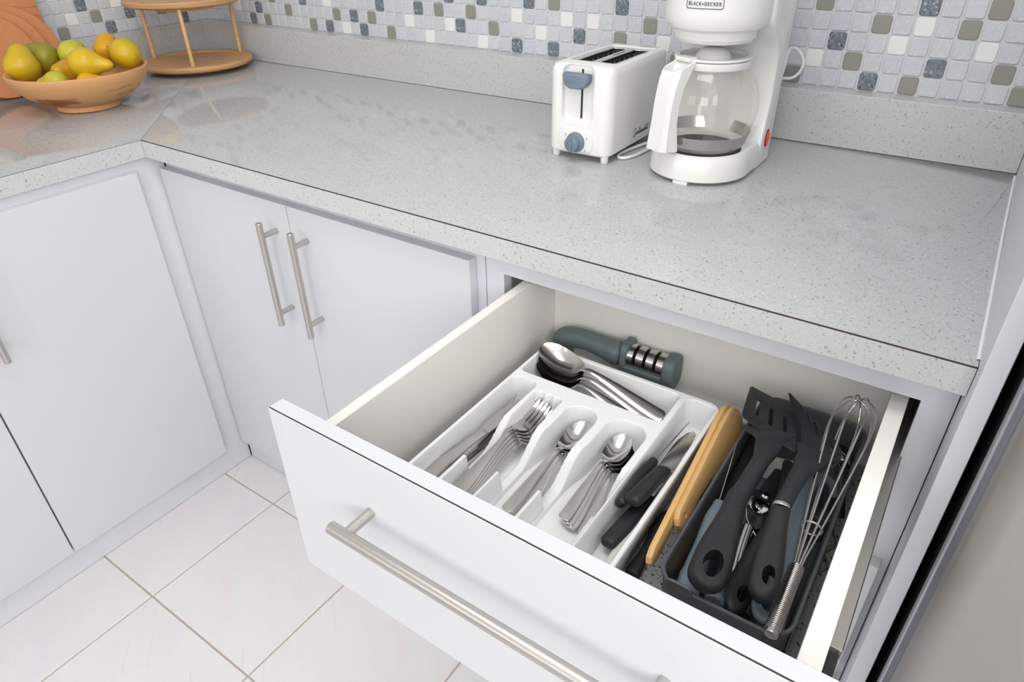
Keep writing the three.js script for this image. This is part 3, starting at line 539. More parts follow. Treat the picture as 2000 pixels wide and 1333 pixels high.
// ------------------------------------------------------------------ coffee maker
const KX = 0.988, KZ = -0.396;
{
  const t = thing('coffee_maker', 'white drip coffee maker with a red switch', 'coffee maker', [KX, 0, -0.44]);
  const RB = 0.0795;
  const plan = (r, zb, y, cx = KX) => { const o = []; for (let i = 0; i <= 28; i++) { const a = Math.PI * i / 28; o.push(V(cx + r * Math.cos(a), y, KZ + r * Math.sin(a))); } o.push(V(cx - r, y, zb + 0.006), V(cx - r + 0.006, y, zb), V(cx + r - 0.006, y, zb), V(cx + r, y, zb + 0.006)); return o; };
  part(t, 'base', loft([plan(RB - 0.004, -0.512, 0.004), plan(RB, -0.514, 0.007), plan(RB - 0.0005, -0.514, 0.018), plan(RB - 0.0025, -0.514, 0.036), plan(RB - 0.006, -0.514, 0.0425), plan(RB - 0.012, -0.513, 0.0445), plan(RB - 0.0145, -0.512, 0.043), plan(RB - 0.015, -0.511, 0.0405)], true, true, 0.7), M.applWhite);
  part(t, 'foot', [box(KX - 0.012, 0, KZ + 0.062, KX + 0.012, 0.0055, KZ + 0.0785, 0.001)], M.applWhite);
  part(t, 'foot', [box(KX - 0.06, 0, -0.51, KX + 0.06, 0.005, -0.49, 0.001)], M.applWhite);
  part(t, 'hotplate', lathe([[0, 0.0405], [0.0625, 0.0405], [0.0625, 0.0425], [0.060, 0.0433], [0, 0.0433]], 56).translate(KX, 0, KZ), M.dark, 'black round hotplate');
  // column from its side profile [z, y]
  const prof = [[-0.516, 0.0], [-0.452, 0.0], [-0.454, 0.030], [-0.462, 0.060], [-0.470, 0.11], [-0.468, 0.155], [-0.458, 0.185], [-0.440, 0.205], [-0.424, 0.216], [-0.413, 0.226], [-0.408, 0.240], [-0.406, 0.40], [-0.516, 0.40]];
  const col = extr(prof.map(([z, y]) => [-z, y]), 0.157, 0.005, { seg: 3, crease: 0.5 }); col.rotateY(Math.PI / 2).translate(KX - 0.0785, 0, 0);
  part(t, 'column', col, M.applWhite);
  part(t, 'back_seam', box(KX + 0.0768, 0.01, -0.5085, KX + 0.0788, 0.39, -0.5068, 0.0004), M.offWhite);
  // filter basket housing
  const bas = [[0, 0.2005], [0.047, 0.2005], [0.056, 0.203], [0.0598, 0.208], [0.0610, 0.2185], [0.0640, 0.2205], [0.0715, 0.2235], [0.0755, 0.231], [0.0765, 0.243], [0.0775, 0.40], [0, 0.40]];
  part(t, 'filter_basket', lathe(bas, 72, 0.5).translate(KX - 0.002, 0, KZ), M.applWhite);
  part(t, 'drip_stop', lathe([[0, 0.1945], [0.008, 0.1945], [0.010, 0.201], [0, 0.201]], 24).translate(KX, 0, KZ), M.dark);
  part(t, 'switch_bezel', extr(circle(-0.4835, 0.0445, 0.0085, 24, 0.0145).map(([a, b]) => [-a, b]), 0.0016, 0.0006).rotateY(Math.PI / 2).translate(KX + 0.0782, 0, 0), M.dark);
  part(t, 'switch', extr(circle(-0.4835, 0.0445, 0.0062, 24, 0.0118).map(([a, b]) => [-a, b]), 0.003, 0.0012).rotateY(Math.PI / 2).translate(KX + 0.0784, 0, 0), M.red, 'red lit power switch');
  part(t, 'power_cord', wire([V(1.03, 0.10, -0.515), V(1.04, 0.115, -0.60), V(1.035, 0.154, -0.655), V(1.052, 0.149, -0.662), V(1.0615, 0.128, -0.66), V(1.050, 0.108, -0.655), V(1.026, 0.106, -0.64), V(1.0, 0.10, -0.60), V(0.99, 0.05, -0.58), V(0.985, 0.0035, -0.59), V(0.93, 0.0035, -0.62)], 0.0028, 90, 10), M.applWhite, 'white cord looped behind');
  // nameplate on the basket
  const lc = canvas(1024, 256, (g, w, h) => {
    g.fillStyle = '#000'; g.fillRect(0, 0, w, h); g.strokeStyle = '#fff'; g.lineWidth = 18; const r = 48, a = 14; g.beginPath(); g.moveTo(a + r, a); g.arcTo(w - a, a, w - a, h - a, r); g.arcTo(w - a, h - a, a, h - a, r); g.arcTo(a, h - a, a, a, r); g.arcTo(a, a, w - a, a, r); g.closePath(); g.stroke();
    g.fillStyle = '#fff'; g.textAlign = 'left'; g.textBaseline = 'middle'; g.font = 'bold 122px sans-serif';
    const txt = 'BLACK+DECKER', ws = [...txt].map((c) => c === '+' ? 76 : g.measureText(c).width + 7), tot = ws.reduce((p, q) => p + q, 0), k = Math.min(1, 900 / tot); g.save(); g.translate((w - tot * k) / 2, h / 2 + 4); g.scale(k, 1); let x = 0; [...txt].forEach((c, i) => { if (c === '+') { g.fillRect(x + 8, -7, 60, 16); g.fillRect(x + 30, -29, 16, 60); } else g.fillText(c, x, 0); x += ws[i]; }); g.restore();
  });
  const a0 = 1.493, wa = 0.70, yh0 = 0.2585, hh = 0.0142, N = 24, P = [], UV = [], I = [];
  for (let i = 0; i <= N; i++) for (let j = 0; j < 2; j++) { const a = a0 + wa * (0.5 - i / N), y = yh0 + hh * (j - 0.5), rad = 0.0772; P.push(KX - 0.002 + rad * Math.cos(a), y, KZ + rad * Math.sin(a)); UV.push(i / N, j); }
  for (let i = 0; i < N; i++) { const q = i * 2; I.push(q, q + 2, q + 3, q, q + 3, q + 1); }
  const lg = new THREE.BufferGeometry(); lg.setAttribute('position', new THREE.Float32BufferAttribute(P, 3)); lg.setAttribute('uv', new THREE.Float32BufferAttribute(UV, 2)); lg.setIndex(I); lg.computeVertexNormals();
  part(t, 'nameplate', lg, std({ color: lin(0.045, 0.05, 0.07), roughness: 0.5, alphaMap: tex(lc, [1, 1], false), transparent: true, side: THREE.DoubleSide }), 'dark printed name BLACK+DECKER in a rounded frame');
}
{
  const t = thing('coffee_carafe', 'empty glass coffee carafe with white lid and handle', 'coffee pot', [KX, 0.0434, KZ]);
  const out = [[0.0, 0.0440], [0.054, 0.0440], [0.0615, 0.0465], [0.0665, 0.053], [0.0725, 0.072], [0.0770, 0.092], [0.0788, 0.110], [0.0770, 0.128], [0.0710, 0.146], [0.0615, 0.160], [0.0545, 0.169], [0.0535, 0.1745]];
  part(t, 'glass_body', lathe(out, 80, 1.0).translate(KX, 0, KZ), phys({ color: lin(0.99, 0.985, 0.97), transmission: 1, roughness: 0, ior: 1.5, thickness: 0 }), 'clear glass bulb');
  part(t, 'metal_band', lathe([[0.0672, 0.0540], [0.0676, 0.0536], [0.0729, 0.0712], [0.0725, 0.0714]], 72).translate(KX, 0, KZ), M.steelSatin, 'steel band around the bulb');
  part(t, 'collar', lathe([[0.0525, 0.168], [0.0560, 0.1665], [0.0575, 0.170], [0.0575, 0.1755], [0.0558, 0.177], [0.0525, 0.177]], 64).translate(KX, 0, KZ), M.applWhite);
  part(t, 'lid', lathe([[0, 0.1935], [0.012, 0.1925], [0.020, 0.189], [0.026, 0.181], [0.0275, 0.1765], [0.036, 0.1758], [0.050, 0.1778], [0.0565, 0.1782], [0.0585, 0.1795], [0.0570, 0.1815], [0.050, 0.182], [0.049, 0.1775], [0.028, 0.1775], [0, 0.175]].reverse(), 64).translate(KX, 0, KZ), M.applWhite);
  // handle: open-topped trough leaving the collar, then down
  const th = 113 * Math.PI / 180, rd = V(Math.cos(th), 0, Math.sin(th)), sd = V(-rd.z, 0, rd.x), c0 = V(KX, 0, KZ);
  const at = (r, y, s) => c0.clone().addScaledVector(rd, r).addScaledVector(sd, s).setY(y);
  const sec = (ri, ro, y0, y1, w, k) => [at(ri, y0, -w), at(ri, y0, w), at(lerp(ri, ro, 0.75), lerp(y0, y1, 0.75), w), at(ro, y1, w * 0.72), at(ro, y1, -w * 0.72), at(lerp(ri, ro, 0.75), lerp(y0, y1, 0.75), -w)];
  let h = loft([sec(0.054, 0.090, 0.180, 0.168, 0.0185), sec(0.062, 0.0940, 0.166, 0.157, 0.0190), sec(0.074, 0.0975, 0.145, 0.140, 0.0190), sec(0.0800, 0.1005, 0.12, 0.118, 0.0190), sec(0.0805, 0.103, 0.09, 0.089, 0.0190), sec(0.0775, 0.1055, 0.068, 0.068, 0.0200), sec(0.0750, 0.1070, 0.0500, 0.0535, 0.0205)], true, true, 0.5);
  const hollow = loft([sec(0.060, 0.0875, 0.192, 0.180, 0.0150), sec(0.064, 0.0910, 0.172, 0.161, 0.0150), sec(0.0745, 0.0935, 0.150, 0.145, 0.0135)], true, true, 0.5);
  h = toCreasedNormals(csg(h, hollow), 0.5);
  part(t, 'handle', h, M.applWhite, 'white plastic handle');
  part(t, 'lid_hinge', [box(-0.014, 0.178, 0.048, 0.014, 0.1845, 0.066, 0.002).rotateY(Math.PI / 2 - th).translate(KX, 0, KZ)], M.applWhite);
}
// ------------------------------------------------------------------ two-tier wooden stand
{
  const cx = -0.520, cz = -0.486, t = thing('tiered_stand', 'two-tier round wooden serving stand in the corner', 'serving stand', [cx, 0, cz]);
  const tray = (y) => uvm(lathe([[0, y + 0.004], [0.118, y + 0.004], [0.138, y + 0.0052], [0.147, y + 0.010], [0.149, y + 0.016], [0.146, y + 0.0215], [0.139, y + 0.0225], [0.122, y + 0.0218], [0.118, y + 0.0172], [0, y + 0.0165]], 90, 0.6)).translate(cx, 0, cz);
  const lo = part(t, 'lower_tray', tray(0.006), M.acacia, 'round acacia tray with a raised rim');
  part(lo, 'foot_ring', uvm(lathe([[0.04, 0], [0.075, 0], [0.078, 0.0105], [0.04, 0.0105]], 60)).translate(cx, 0, cz), M.acacia);
  const up = part(t, 'upper_tray', tray(0.160), M.acacia, 'round acacia tray with a raised rim');
  part(up, 'foot_ring', uvm(lathe([[0.04, 0.154], [0.075, 0.154], [0.078, 0.1645], [0.04, 0.1645]], 60)).translate(cx, 0, cz), M.acacia);
  for (const a of [-1.40, 0.66, 2.72]) part(t, 'post', uvm(bar(V(cx + 0.131 * Math.cos(a), 0.026, cz + 0.131 * Math.sin(a)), V(cx + 0.131 * Math.cos(a), 0.166, cz + 0.131 * Math.sin(a)), 0.0048)), M.bamboo, 'slim light wooden post');
}
// ------------------------------------------------------------------ fruit bowl
const BX = -0.356, BZ = -0.089;
{
  const t = thing('fruit_bowl', 'turned wooden bowl with reddish stains holding yellow fruit', 'bowl', [BX, 0, BZ]);
  const g = lathe([[0, 0.001], [0.052, 0.001], [0.062, 0], [0.066, 0.002], [0.0655, 0.008], [0.063, 0.012], [0.088, 0.020], [0.115, 0.036], [0.134, 0.056], [0.1415, 0.072], [0.1435, 0.081], [0.1425, 0.0838], [0.139, 0.0842], [0.1365, 0.082], [0.132, 0.070], [0.120, 0.048], [0.100, 0.031], [0.07, 0.021], [0, 0.017]], 96, 0.7);
  // wrap the grain once around the bowl
  const p = g.attributes.position, uv = new Float32Array(p.count * 2); for (let i = 0; i < p.count; i += 3) { const us = [0, 1, 2].map((k) => (Math.atan2(p.getZ(i + k), p.getX(i + k)) / (2 * Math.PI) + 1.30) % 1); if (Math.max(...us) - Math.min(...us) > 0.5) us.forEach((u, k) => { if (u < 0.5) us[k] = u + 1; }); for (let k = 0; k < 3; k++) { uv[(i + k) * 2] = us[k]; uv[(i + k) * 2 + 1] = p.getY(i + k) / 0.09; } }
  g.setAttribute('uv', new THREE.BufferAttribute(uv, 2)); g.translate(BX, 0, BZ);
  part(t, 'bowl_body', g, M.bowlWood);
}
{
  const skin = (a, b, n) => tex(canvas(256, 256, (g, w, h) => { const gr = g.createLinearGradient(0, 0, w, 0); gr.addColorStop(0, rgb(...a)); gr.addColorStop(0.5, rgb(...b)); gr.addColorStop(1, rgb(...a)); g.fillStyle = gr; g.fillRect(0, 0, w, h); for (let i = 0; i < n; i++) { g.fillStyle = rgb(130, 92, 30, rr(0.1, 0.4)); g.fillRect(rnd() * w, rnd() * h, 1.6, 1.6); } for (let i = 0; i < 40; i++) { g.fillStyle = rgb(...(rnd() < 0.5 ? [170, 160, 40] : [222, 176, 30]), 0.06); g.beginPath(); g.ellipse(rnd() * w, rnd() * h, rr(8, 40), rr(8, 30), 0, 0, 7); g.fill(); } }));
  const mats = { y: std({ map: skin([220, 182, 26], [190, 164, 38], 300), roughness: 0.36 }), g: std({ map: skin([158, 148, 36], [134, 132, 40], 500), roughness: 0.38 }), l: std({ map: skin([204, 196, 56], [186, 184, 60], 200), roughness: 0.34 }), o: std({ map: skin([226, 170, 20], [200, 150, 26], 200), roughness: 0.36 }) };
  const pearG = (L, r, neck) => lathe(Array.from({ length: 25 }, (_, i) => { const u = i / 24, b = Math.sqrt(Math.max(0, 1 - ((u - 0.36) / (u < 0.36 ? 0.36 : 0.64)) ** 2)); const w = u < 0.36 ? b : Math.max(0, lerp(b, neck * Math.sqrt(Math.max(0, 1 - ((u - 0.62) / 0.38) ** 2 * (u > 0.62 ? 1 : 0))), smooth(0.45, 0.8, u))); return [r * w, L * u]; }), 40, 2);
  const stemM = std({ color: lin(0.09, 0.055, 0.03), roughness: 0.8 });
  const fruit = (label, c, axis, L, r, neck, m, stem, name = 'pear') => {
    const t = thing(name, label, 'fruit', [c[0], c[1], c[2]], null);
    t.quaternion.setFromUnitVectors(V(0, 1, 0), V(...axis).normalize());
    lpart(t, 'flesh', pearG(L, r, neck).translate(0, -L * 0.38, 0), mats[m]);
    if (stem) lpart(t, 'stem', wire([V(0, L * 0.60, 0), V(0.001, L * 0.60 + stem * 0.5, 0.001), V(0.004, L * 0.60 + stem, 0.002)], 0.0014, 12, 6), stemM, 'thin brown stem');
    else lpart(t, 'stem', wire([V(0, L * 0.585, 0), V(0.0005, L * 0.625, 0.0005)], 0.0022, 4, 6), stemM);
  };
  fruit('large yellow-green fruit at the left rim of the bowl', [-0.442, 0.090, -0.014], [-0.35, 0.72, -0.3], 0.082, 0.0355, 0.72, 'y', 0, 'mango');
  fruit('olive green fruit behind the large left fruit, against the cork rounds', [-0.468, 0.097, -0.078], [-0.6, 0.35, 0.5], 0.076, 0.0325, 0.75, 'g', 0, 'mango');
  fruit('pale yellow-green fruit at the back middle of the bowl', [-0.432, 0.101, -0.124], [-0.5, 0.3, -0.6], 0.074, 0.030, 0.7, 'l', 0, 'mango');
  fruit('yellow pear lying at the front middle with its neck to the right', [-0.306, 0.0985, -0.088], [0.83, -0.10, -0.62], 0.094, 0.0325, 0.50, 'y', 0.006);
  fruit('golden pear at the right rim, its long dark stem pointing left', [-0.318, 0.103, -0.186], [-0.86, 0.14, 0.05], 0.094, 0.0325, 0.48, 'y', 0.024);
  fruit('orange-yellow fruit peeking out behind the golden pear', [-0.405, 0.103, -0.192], [-0.4, 0.6, -0.4], 0.066, 0.028, 0.8, 'o', 0, 'mango');
  fruit('small yellow fruit deep in the middle of the bowl', [-0.392, 0.073, -0.082], [0.3, 0.2, 0.7], 0.066, 0.026, 0.7, 'o', 0, 'mango');
  fruit('green-tinged fruit low behind the front rim of the bowl', [-0.333, 0.063, -0.026], [-0.7, 0.0, 0.5], 0.07, 0.0275, 0.6, 'l', 0);
  fruit('flat yellow fruit low between the front pear and the rim', [-0.278, 0.060, -0.066], [0.4, 0.05, -0.7], 0.062, 0.026, 0.7, 'o', 0);
}
// cork rounds and the wooden board leaning on the left wall
{
  const disc = (label, z, x, lean, r, y = 0) => {
    const t = thing('cork_trivet', label, 'trivet', [x, 0.0004, z], 'cork rounds leaning on the left wall');
    const g = uvm(lathe([[0, 0], [r - 0.002, 0], [r, 0.002], [r, 0.008], [r - 0.002, 0.010], [0, 0.010]], 72, 0.5)); g.rotateZ(-Math.PI / 2).translate(0, r, 0); g.rotateZ(lean);
    lpart(t, 'disc', g, M.cork);
  };
  disc('front cork round leaning behind the fruit bowl', -0.036, -0.598, 0.28, 0.094);
  disc('middle cork round, second from the front of the stack', -0.066, -0.6115, 0.28, 0.097);
  disc('rearmost cork round sticking out furthest to the right', -0.098, -0.625, 0.28, 0.099);
  const b = thing('cutting_board', 'reddish wooden cutting board leaning behind the cork rounds', 'cutting board', [-0.642, 0.0004, 0.0]);
  const g = uvm(extr(rrect(0.36, 0.30, 0.03, 6, 0.0, 0.15), 0.016, 0.002)); g.rotateY(Math.PI / 2); g.translate(-0.016, 0, -0.012); g.rotateZ(0.20);
  lpart(b, 'board', g, M.boardWood);
}
// ------------------------------------------------------------------ cutlery tray
const TF = -0.2225;                                          // floor of the tray, inside
{
  const t = thing('cutlery_tray', 'white moulded plastic cutlery tray in the open drawer', 'cutlery tray', [1.049, DF, 0.13]);
  const X0 = 0.9115, X1 = 1.1865, Z0 = -0.0445, Z1 = 0.303, RIM = -0.1795, FLR = TF;
  const box2 = (x, z, x0, x1, z0, z1, r) => { const dx = Math.abs(x - (x0 + x1) / 2) - (x1 - x0) / 2 + r, dz = Math.abs(z - (z0 + z1) / 2) - (z1 - z0) / 2 + r; return Math.hypot(Math.max(dx, 0), Math.max(dz, 0)) + Math.min(Math.max(dx, dz), 0) - r; };
  // compartments: [x0, x1, z0, z1, corner radius at the back]
  const back = (x, z) => box2(x, z, 0.9165, 1.1325, -0.0375, 0.032, 0.010);
  const lanes = [
    (x, z) => box2(x, z, 0.9165, lerp(0.9575, 0.951, smooth(0.11, 0.2, z)), 0.044, 0.299, 0.012),
    (x, z) => { const w = box2(x, z, lerp(0.9635, 0.957, smooth(0.12, 0.2, z)), 1.0055 - 0.002 * smooth(0.12, 0.2, z), 0.062, 0.299, 0.010); const bumps = Math.min(...[0.971, 0.984, 0.997].map((c) => Math.hypot(x - c, z - 0.066) - 0.0085)); return Math.min(w, bumps); },
    (x, z) => { const xx = x - 0.004 * smooth(0.10, 0.2, z) * -1; return Math.min(box2(xx, z, 1.0165, 1.0630, 0.055, 0.15, 0.0232), box2(x, z, lerp(1.0165, 1.0075, smooth(0.11, 0.17, z)), lerp(1.0630, 1.0590, smooth(0.11, 0.17, z)), 0.09, 0.299, 0.006)); },
    (x, z) => Math.min(box2(x, z, 1.0745, 1.1300, 0.049, 0.15, 0.0265), box2(x, z, lerp(1.0745, 1.0660, smooth(0.11, 0.17, z)), lerp(1.1300, 1.1275, smooth(0.11, 0.17, z)), 0.09, 0.299, 0.006)),
    (x, z) => box2(x, z, 1.1395, 1.1815, -0.0375, 0.299, 0.012),
  ];
  const prof = (zA, fin) => (z) => z < zA ? 1 : Math.max(1 - smooth(zA - 0.002, zA + 0.050, z) * 0.90, z > fin ? 0.80 : 0);
  const dividers = [[0.9605, 0.9545, prof(0.122, 0.2085)], [1.0110, 1.0050, prof(0.122, 0.2095)], [1.0690, 1.0630, prof(0.128, 0.2085)], [1.1350, 1.1335, prof(0.128, 0.2100)]];
  const height = (x, z) => {
    const s = Math.min(back(x, z), ...lanes.map((f) => f(x, z)));
    const wall = smooth(-0.0052, -0.0006, s);
    let h = FLR + (RIM - FLR) * wall;
    if (z > 0.118 && x > 0.93 && x < 1.137) {                // dividers dip where the fingers reach in
      let top = 0.10; for (const [xa, xb, p] of dividers) { const c = lerp(xa, xb, smooth(0.11, 0.2, z)); if (Math.abs(x - c) < 0.012) top = Math.max(top, p(z) * (z > 0.2 ? 1 - smooth(0.0022, 0.0050, Math.abs(x - c)) * 0.96 : 1)); }
      const cap = FLR + (RIM - FLR) * top, lim = z > 0.296 ? RIM : cap; h = Math.min(h, lim); if (z > 0.2) { const fin = FLR + (RIM - FLR) * top; if (top > 0.2) h = Math.max(h, Math.min(fin, RIM)); }
    }
    return h;
  };
  const nx = 236, nz = 296, P = [], I = [];
  const out = (x, z) => { // pull the square corners of the grid onto a rounded outline
    const r = 0.018, cx = Math.max(X0 + r, Math.min(X1 - r, x)), cz = Math.max(Z0 + r, Math.min(Z1 - r, z)), dx = x - cx, dz = z - cz, m = Math.max(Math.abs(dx), Math.abs(dz)), l = Math.hypot(dx, dz); return l > 0 && dx !== 0 && dz !== 0 ? [cx + dx / l * m, cz + dz / l * m] : [x, z];
  };
  for (let j = 0; j <= nz; j++) for (let i = 0; i <= nx; i++) { const [x, z] = out(lerp(X0, X1, i / nx), lerp(Z0, Z1, j / nz)); const e = Math.min(i, nx - i, j, nz - j); P.push(x, height(x, z) - (e === 0 ? 0.0012 : 0), z); }
  for (let j = 0; j < nz; j++) for (let i = 0; i < nx; i++) { const a = j * (nx + 1) + i, b = a + 1, c = a + nx + 1, d = c + 1; I.push(a, c, b, b, c, d); }
  // outer wall, slightly drafted, and the bottom
  const ring = []; for (let i = 0; i < nx; i++) ring.push(i); for (let j = 0; j < nz; j++) ring.push(j * (nx + 1) + nx); for (let i = nx; i > 0; i--) ring.push(nz * (nx + 1) + i); for (let j = nz; j > 0; j--) ring.push(j * (nx + 1));
  const mx = (X0 + X1) / 2, mz = (Z0 + Z1) / 2, k0 = P.length / 3;
  for (const q of ring) P.push(P[q * 3], P[q * 3 + 1] - 0.004, P[q * 3 + 2]);
  for (const q of ring) P.push(mx + (P[q * 3] - mx) * 0.965, DF + 0.0006, mz + (P[q * 3 + 2] - mz) * 0.972);
  const n = ring.length, kc = P.length / 3; P.push(mx, DF + 0.0006, mz);
  for (let i = 0; i < n; i++) { const a = ring[i], b = ring[(i + 1) % n], c = k0 + i, d = k0 + (i + 1) % n, e = c + n, f = d + n; I.push(a, b, d, a, d, c, c, d, f, c, f, e, kc, e, f); }
  const g = new THREE.BufferGeometry(); g.setAttribute('position', new THREE.Float32BufferAttribute(P, 3)); g.setIndex(I); g.computeVertexNormals();
  part(t, 'tray_body', g, M.trayWhite);
}
// ------------------------------------------------------------------ cutlery builders: head at z = 0, handle end at z = L
function spoonGeo(L, bw, bl, depth, neck, endW, rise = 0.010) {
  const wid = (z) => { if (z < bl) { const u = z / bl; return bw * Math.sqrt(Math.max(0, 1 - ((u - 0.46) / (u < 0.46 ? 0.46 : 0.585)) ** 2)) ** (u < 0.46 ? 0.92 : 1); } const u = (z - bl) / (L - bl); return 0; };
  const W = (z) => { const nb = Math.max(wid(z), 0); const u = Math.max(0, (z - bl * 0.86) / (L - bl * 0.86)); const h = z < bl * 0.86 ? 0 : lerp(neck, endW, smooth(0.12, 0.92, u)) * (u > 0.965 ? Math.sqrt(Math.max(0.25, 1 - ((u - 0.965) / 0.045) ** 2)) : 1); return Math.max(nb, h, 0.0003); };
  const Y = (z) => { const tip = 0.004 * (1 - smooth(0, bl * 0.5, z)); const up = rise * smooth(bl * 0.78, bl * 1.25, z) - rise * 0.9 * smooth(bl * 1.3, L * 0.98, z); return tip + up; };
  const bowl = (z) => depth * Math.sin(Math.PI * Math.min(1, Math.max(0, z / (bl * 0.99)))) ** 0.75;
  return sheet(64, 14, (u, v) => { const z = L * (u < 0.45 ? bl * u / 0.45 / L : lerp(bl / L, 1, (u - 0.45) / 0.55)), s = 2 * v - 1, w = W(z); return V(s * w, Y(z) - bowl(z) * (1 - s * s) + (z > bl ? 0.0010 * (1 - s * s) : 0), z); }, (u) => 0.0012 + 0.0008 * smooth(0.45, 0.6, u), 1.2);
}
function forkGeo(L) {
  const Y = (z) => 0.0035 * (1 - smooth(0, 0.02, z)) - 0.0045 * Math.sin(Math.PI * Math.min(1, z / 0.07)) + 0.010 * smooth(0.052, 0.086, z) - 0.009 * smooth(0.09, L, z);
  const W = (z) => z < 0.068 ? lerp(0.0118, 0.0122, z / 0.05) * (z > 0.05 ? Math.sqrt(Math.max(0.05, 1 - ((z - 0.05) / 0.0205) ** 2)) : 1) : lerp(0.0032, 0.0088, smooth(0.09, L * 0.93, z)) * (z > L - 0.005 ? 0.8 : 1);
  const WW = (z) => Math.max(W(z), 0.0031);
  const g = [sheet(46, 8, (u, v) => { const z = lerp(0.044, L, u), s = 2 * v - 1; return V(s * WW(z), Y(z) + 0.0008 * (1 - s * s), z); }, 0.0019, 1.0)];
  for (const c of [-0.0097, -0.0032, 0.0032, 0.0097]) g.push(sheet(16, 3, (u, v) => { const z = lerp(0, 0.0455, u), s = 2 * v - 1; return V(c * lerp(0.93, 1, u) + s * 0.00205 * (0.35 + 0.65 * smooth(0, 0.22, u)), Y(z) + 0.0003, z); }, 0.0018, 1.0));
  return merge(g);
}
function knifeGeo(L) {
  const hl = L * 0.53;                                        // blade from 0 to L - hl
  const bl = L - hl;
  const o = []; for (let i = 0; i <= 12; i++) { const u = i / 12; o.push([lerp(0.0085, -0.0005, u ** 1.5) , 0.011 * u * u]); }
  const L1 = [[-0.0068, 0.018], [-0.0092, 0.035], [-0.0095, bl * 0.6], [-0.0085, bl - 0.012], [-0.0052, bl - 0.003]], R1 = [[0.0082, 0.02], [0.0080, bl * 0.6], [0.0072, bl - 0.006]];
  const blade = slab([[0.0076, 0.002], [0.004, 0.0002], [0.000, 0.0022], [-0.0038, 0.008], ...L1, [0.0058, bl], ...R1.reverse()], 0.0014, 0.001, 0.0004);
  const hW = (z) => lerp(0.0062, 0.0098, smooth(bl, L * 0.95, z));
  const handle = sweep([V(0.0008, 0.0017, bl - 0.004), V(0.0004, 0.0019, lerp(bl, L, 0.5)), V(0, 0.0017, L)], [0.0060, 0.0072, 0.0092, 0.0098], [0.0016, 0.0022, 0.0022, 0.0017], { n: 3, round: 0.004 });
  return [blade, handle];
}
const y2 = (p) => V(p[0], p[1], p[2]);
function repeat(proto, list) {                               // first entry moves the thing itself, the others are copies with names of their own
  list.forEach((e, i) => { const o = i ? proto.clone() : proto; if (i) { o.name = numbered(proto.userData.base); scene.add(o); o.userData = { ...proto.userData }; } o.userData.label = e.label; place(o, y2(e.tip), y2(e.end), e.roll || 0); });
}
function proto(name, category, group) { const o = new THREE.Group(); o.name = numbered(name); scene.add(o); o.userData = { category, base: name }; if (group) o.userData.group = group; return o; }
{ // table knives
  const k = proto('table_knife', 'knife', 'table knives in the leftmost tray lane'); const [b, h] = knifeGeo(0.212); lpart(k, 'blade', b, M.steelSatin); lpart(k, 'handle', h, M.steelSatin);
  repeat(k, [
    { label: 'uppermost table knife of the leftmost lane, blade lying flat', tip: [0.9475, -0.2010, 0.050], end: [0.9245, -0.2065, 0.258], roll: -0.12 },
    { label: 'table knife standing on its edge at the left of the lane', tip: [0.9265, -0.2105, 0.054], end: [0.9385, -0.2110, 0.2645], roll: 1.25 },
    { label: 'table knife lowest on the tray floor, beside the fork lane', tip: [0.9465, -0.2195, 0.069], end: [0.9405, -0.2185, 0.2800], roll: 0.08 },
  ]);
}
{ // forks
  const k = proto('fork', 'fork', 'dinner forks nested in the second tray lane'); lpart(k, 'fork_body', forkGeo(0.193), M.steelSatin);
  const pos = ['topmost fork of the nested stack', 'second fork from the top of the nested stack', 'middle fork of the nested stack', 'fourth fork from the top of the nested stack', 'lowest fork at the right of the nested stack'];
  repeat(k, pos.map((label, i) => ({ label, tip: [0.9735 + i * 0.0042, -0.1925 - i * 0.0034, 0.060 + i * 0.0012], end: [0.9735 + i * 0.0016, -0.2070 - i * 0.0024, 0.253 + i * 0.002], roll: -0.10 - i * 0.05 })));
}
{ // dessert spoons, third lane
  const k = proto('spoon', 'spoon', 'spoons nested in the third tray lane'); lpart(k, 'spoon_body', spoonGeo(0.178, 0.0162, 0.058, 0.0075, 0.0033, 0.0078), M.steel);
  repeat(k, [
    { label: 'topmost spoon of the third lane, handle pointing straight forward', tip: [1.0445, -0.1985, 0.0655], end: [1.0385, -0.2060, 0.2440], roll: 0.05 },
    { label: 'second spoon of the third lane, handle turned to the right', tip: [1.0405, -0.2025, 0.0685], end: [1.0560, -0.2100, 0.2450], roll: 0.02 },
    { label: 'lowest spoon of the third lane, mostly under the others', tip: [1.0390, -0.2065, 0.0700], end: [1.0525, -0.2140, 0.2470], roll: 0.0 },
  ]);
}
{ // teaspoons, fourth lane
  const k = proto('teaspoon', 'spoon', 'teaspoons nested in the fourth tray lane'); lpart(k, 'spoon_body', spoonGeo(0.156, 0.0156, 0.053, 0.0070, 0.0031, 0.0074), M.steel);
  repeat(k, [
    { label: 'topmost teaspoon of the fourth lane, handle furthest to the left', tip: [1.1000, -0.1975, 0.0605], end: [1.0985, -0.2080, 0.2140], roll: 0.06 },
    { label: 'second teaspoon of the fourth lane just right of the topmost handle', tip: [1.1008, -0.2018, 0.0615], end: [1.1040, -0.2115, 0.2160], roll: 0.04 },
    { label: 'third teaspoon of the fourth lane with its handle in the middle', tip: [1.1022, -0.2060, 0.0628], end: [1.1090, -0.2140, 0.2185], roll: 0.0 },
    { label: 'lowest teaspoon of the fourth lane, handle furthest to the right', tip: [1.1040, -0.2102, 0.0645], end: [1.1250, -0.2165, 0.2150], roll: -0.05 },
  ]);
}
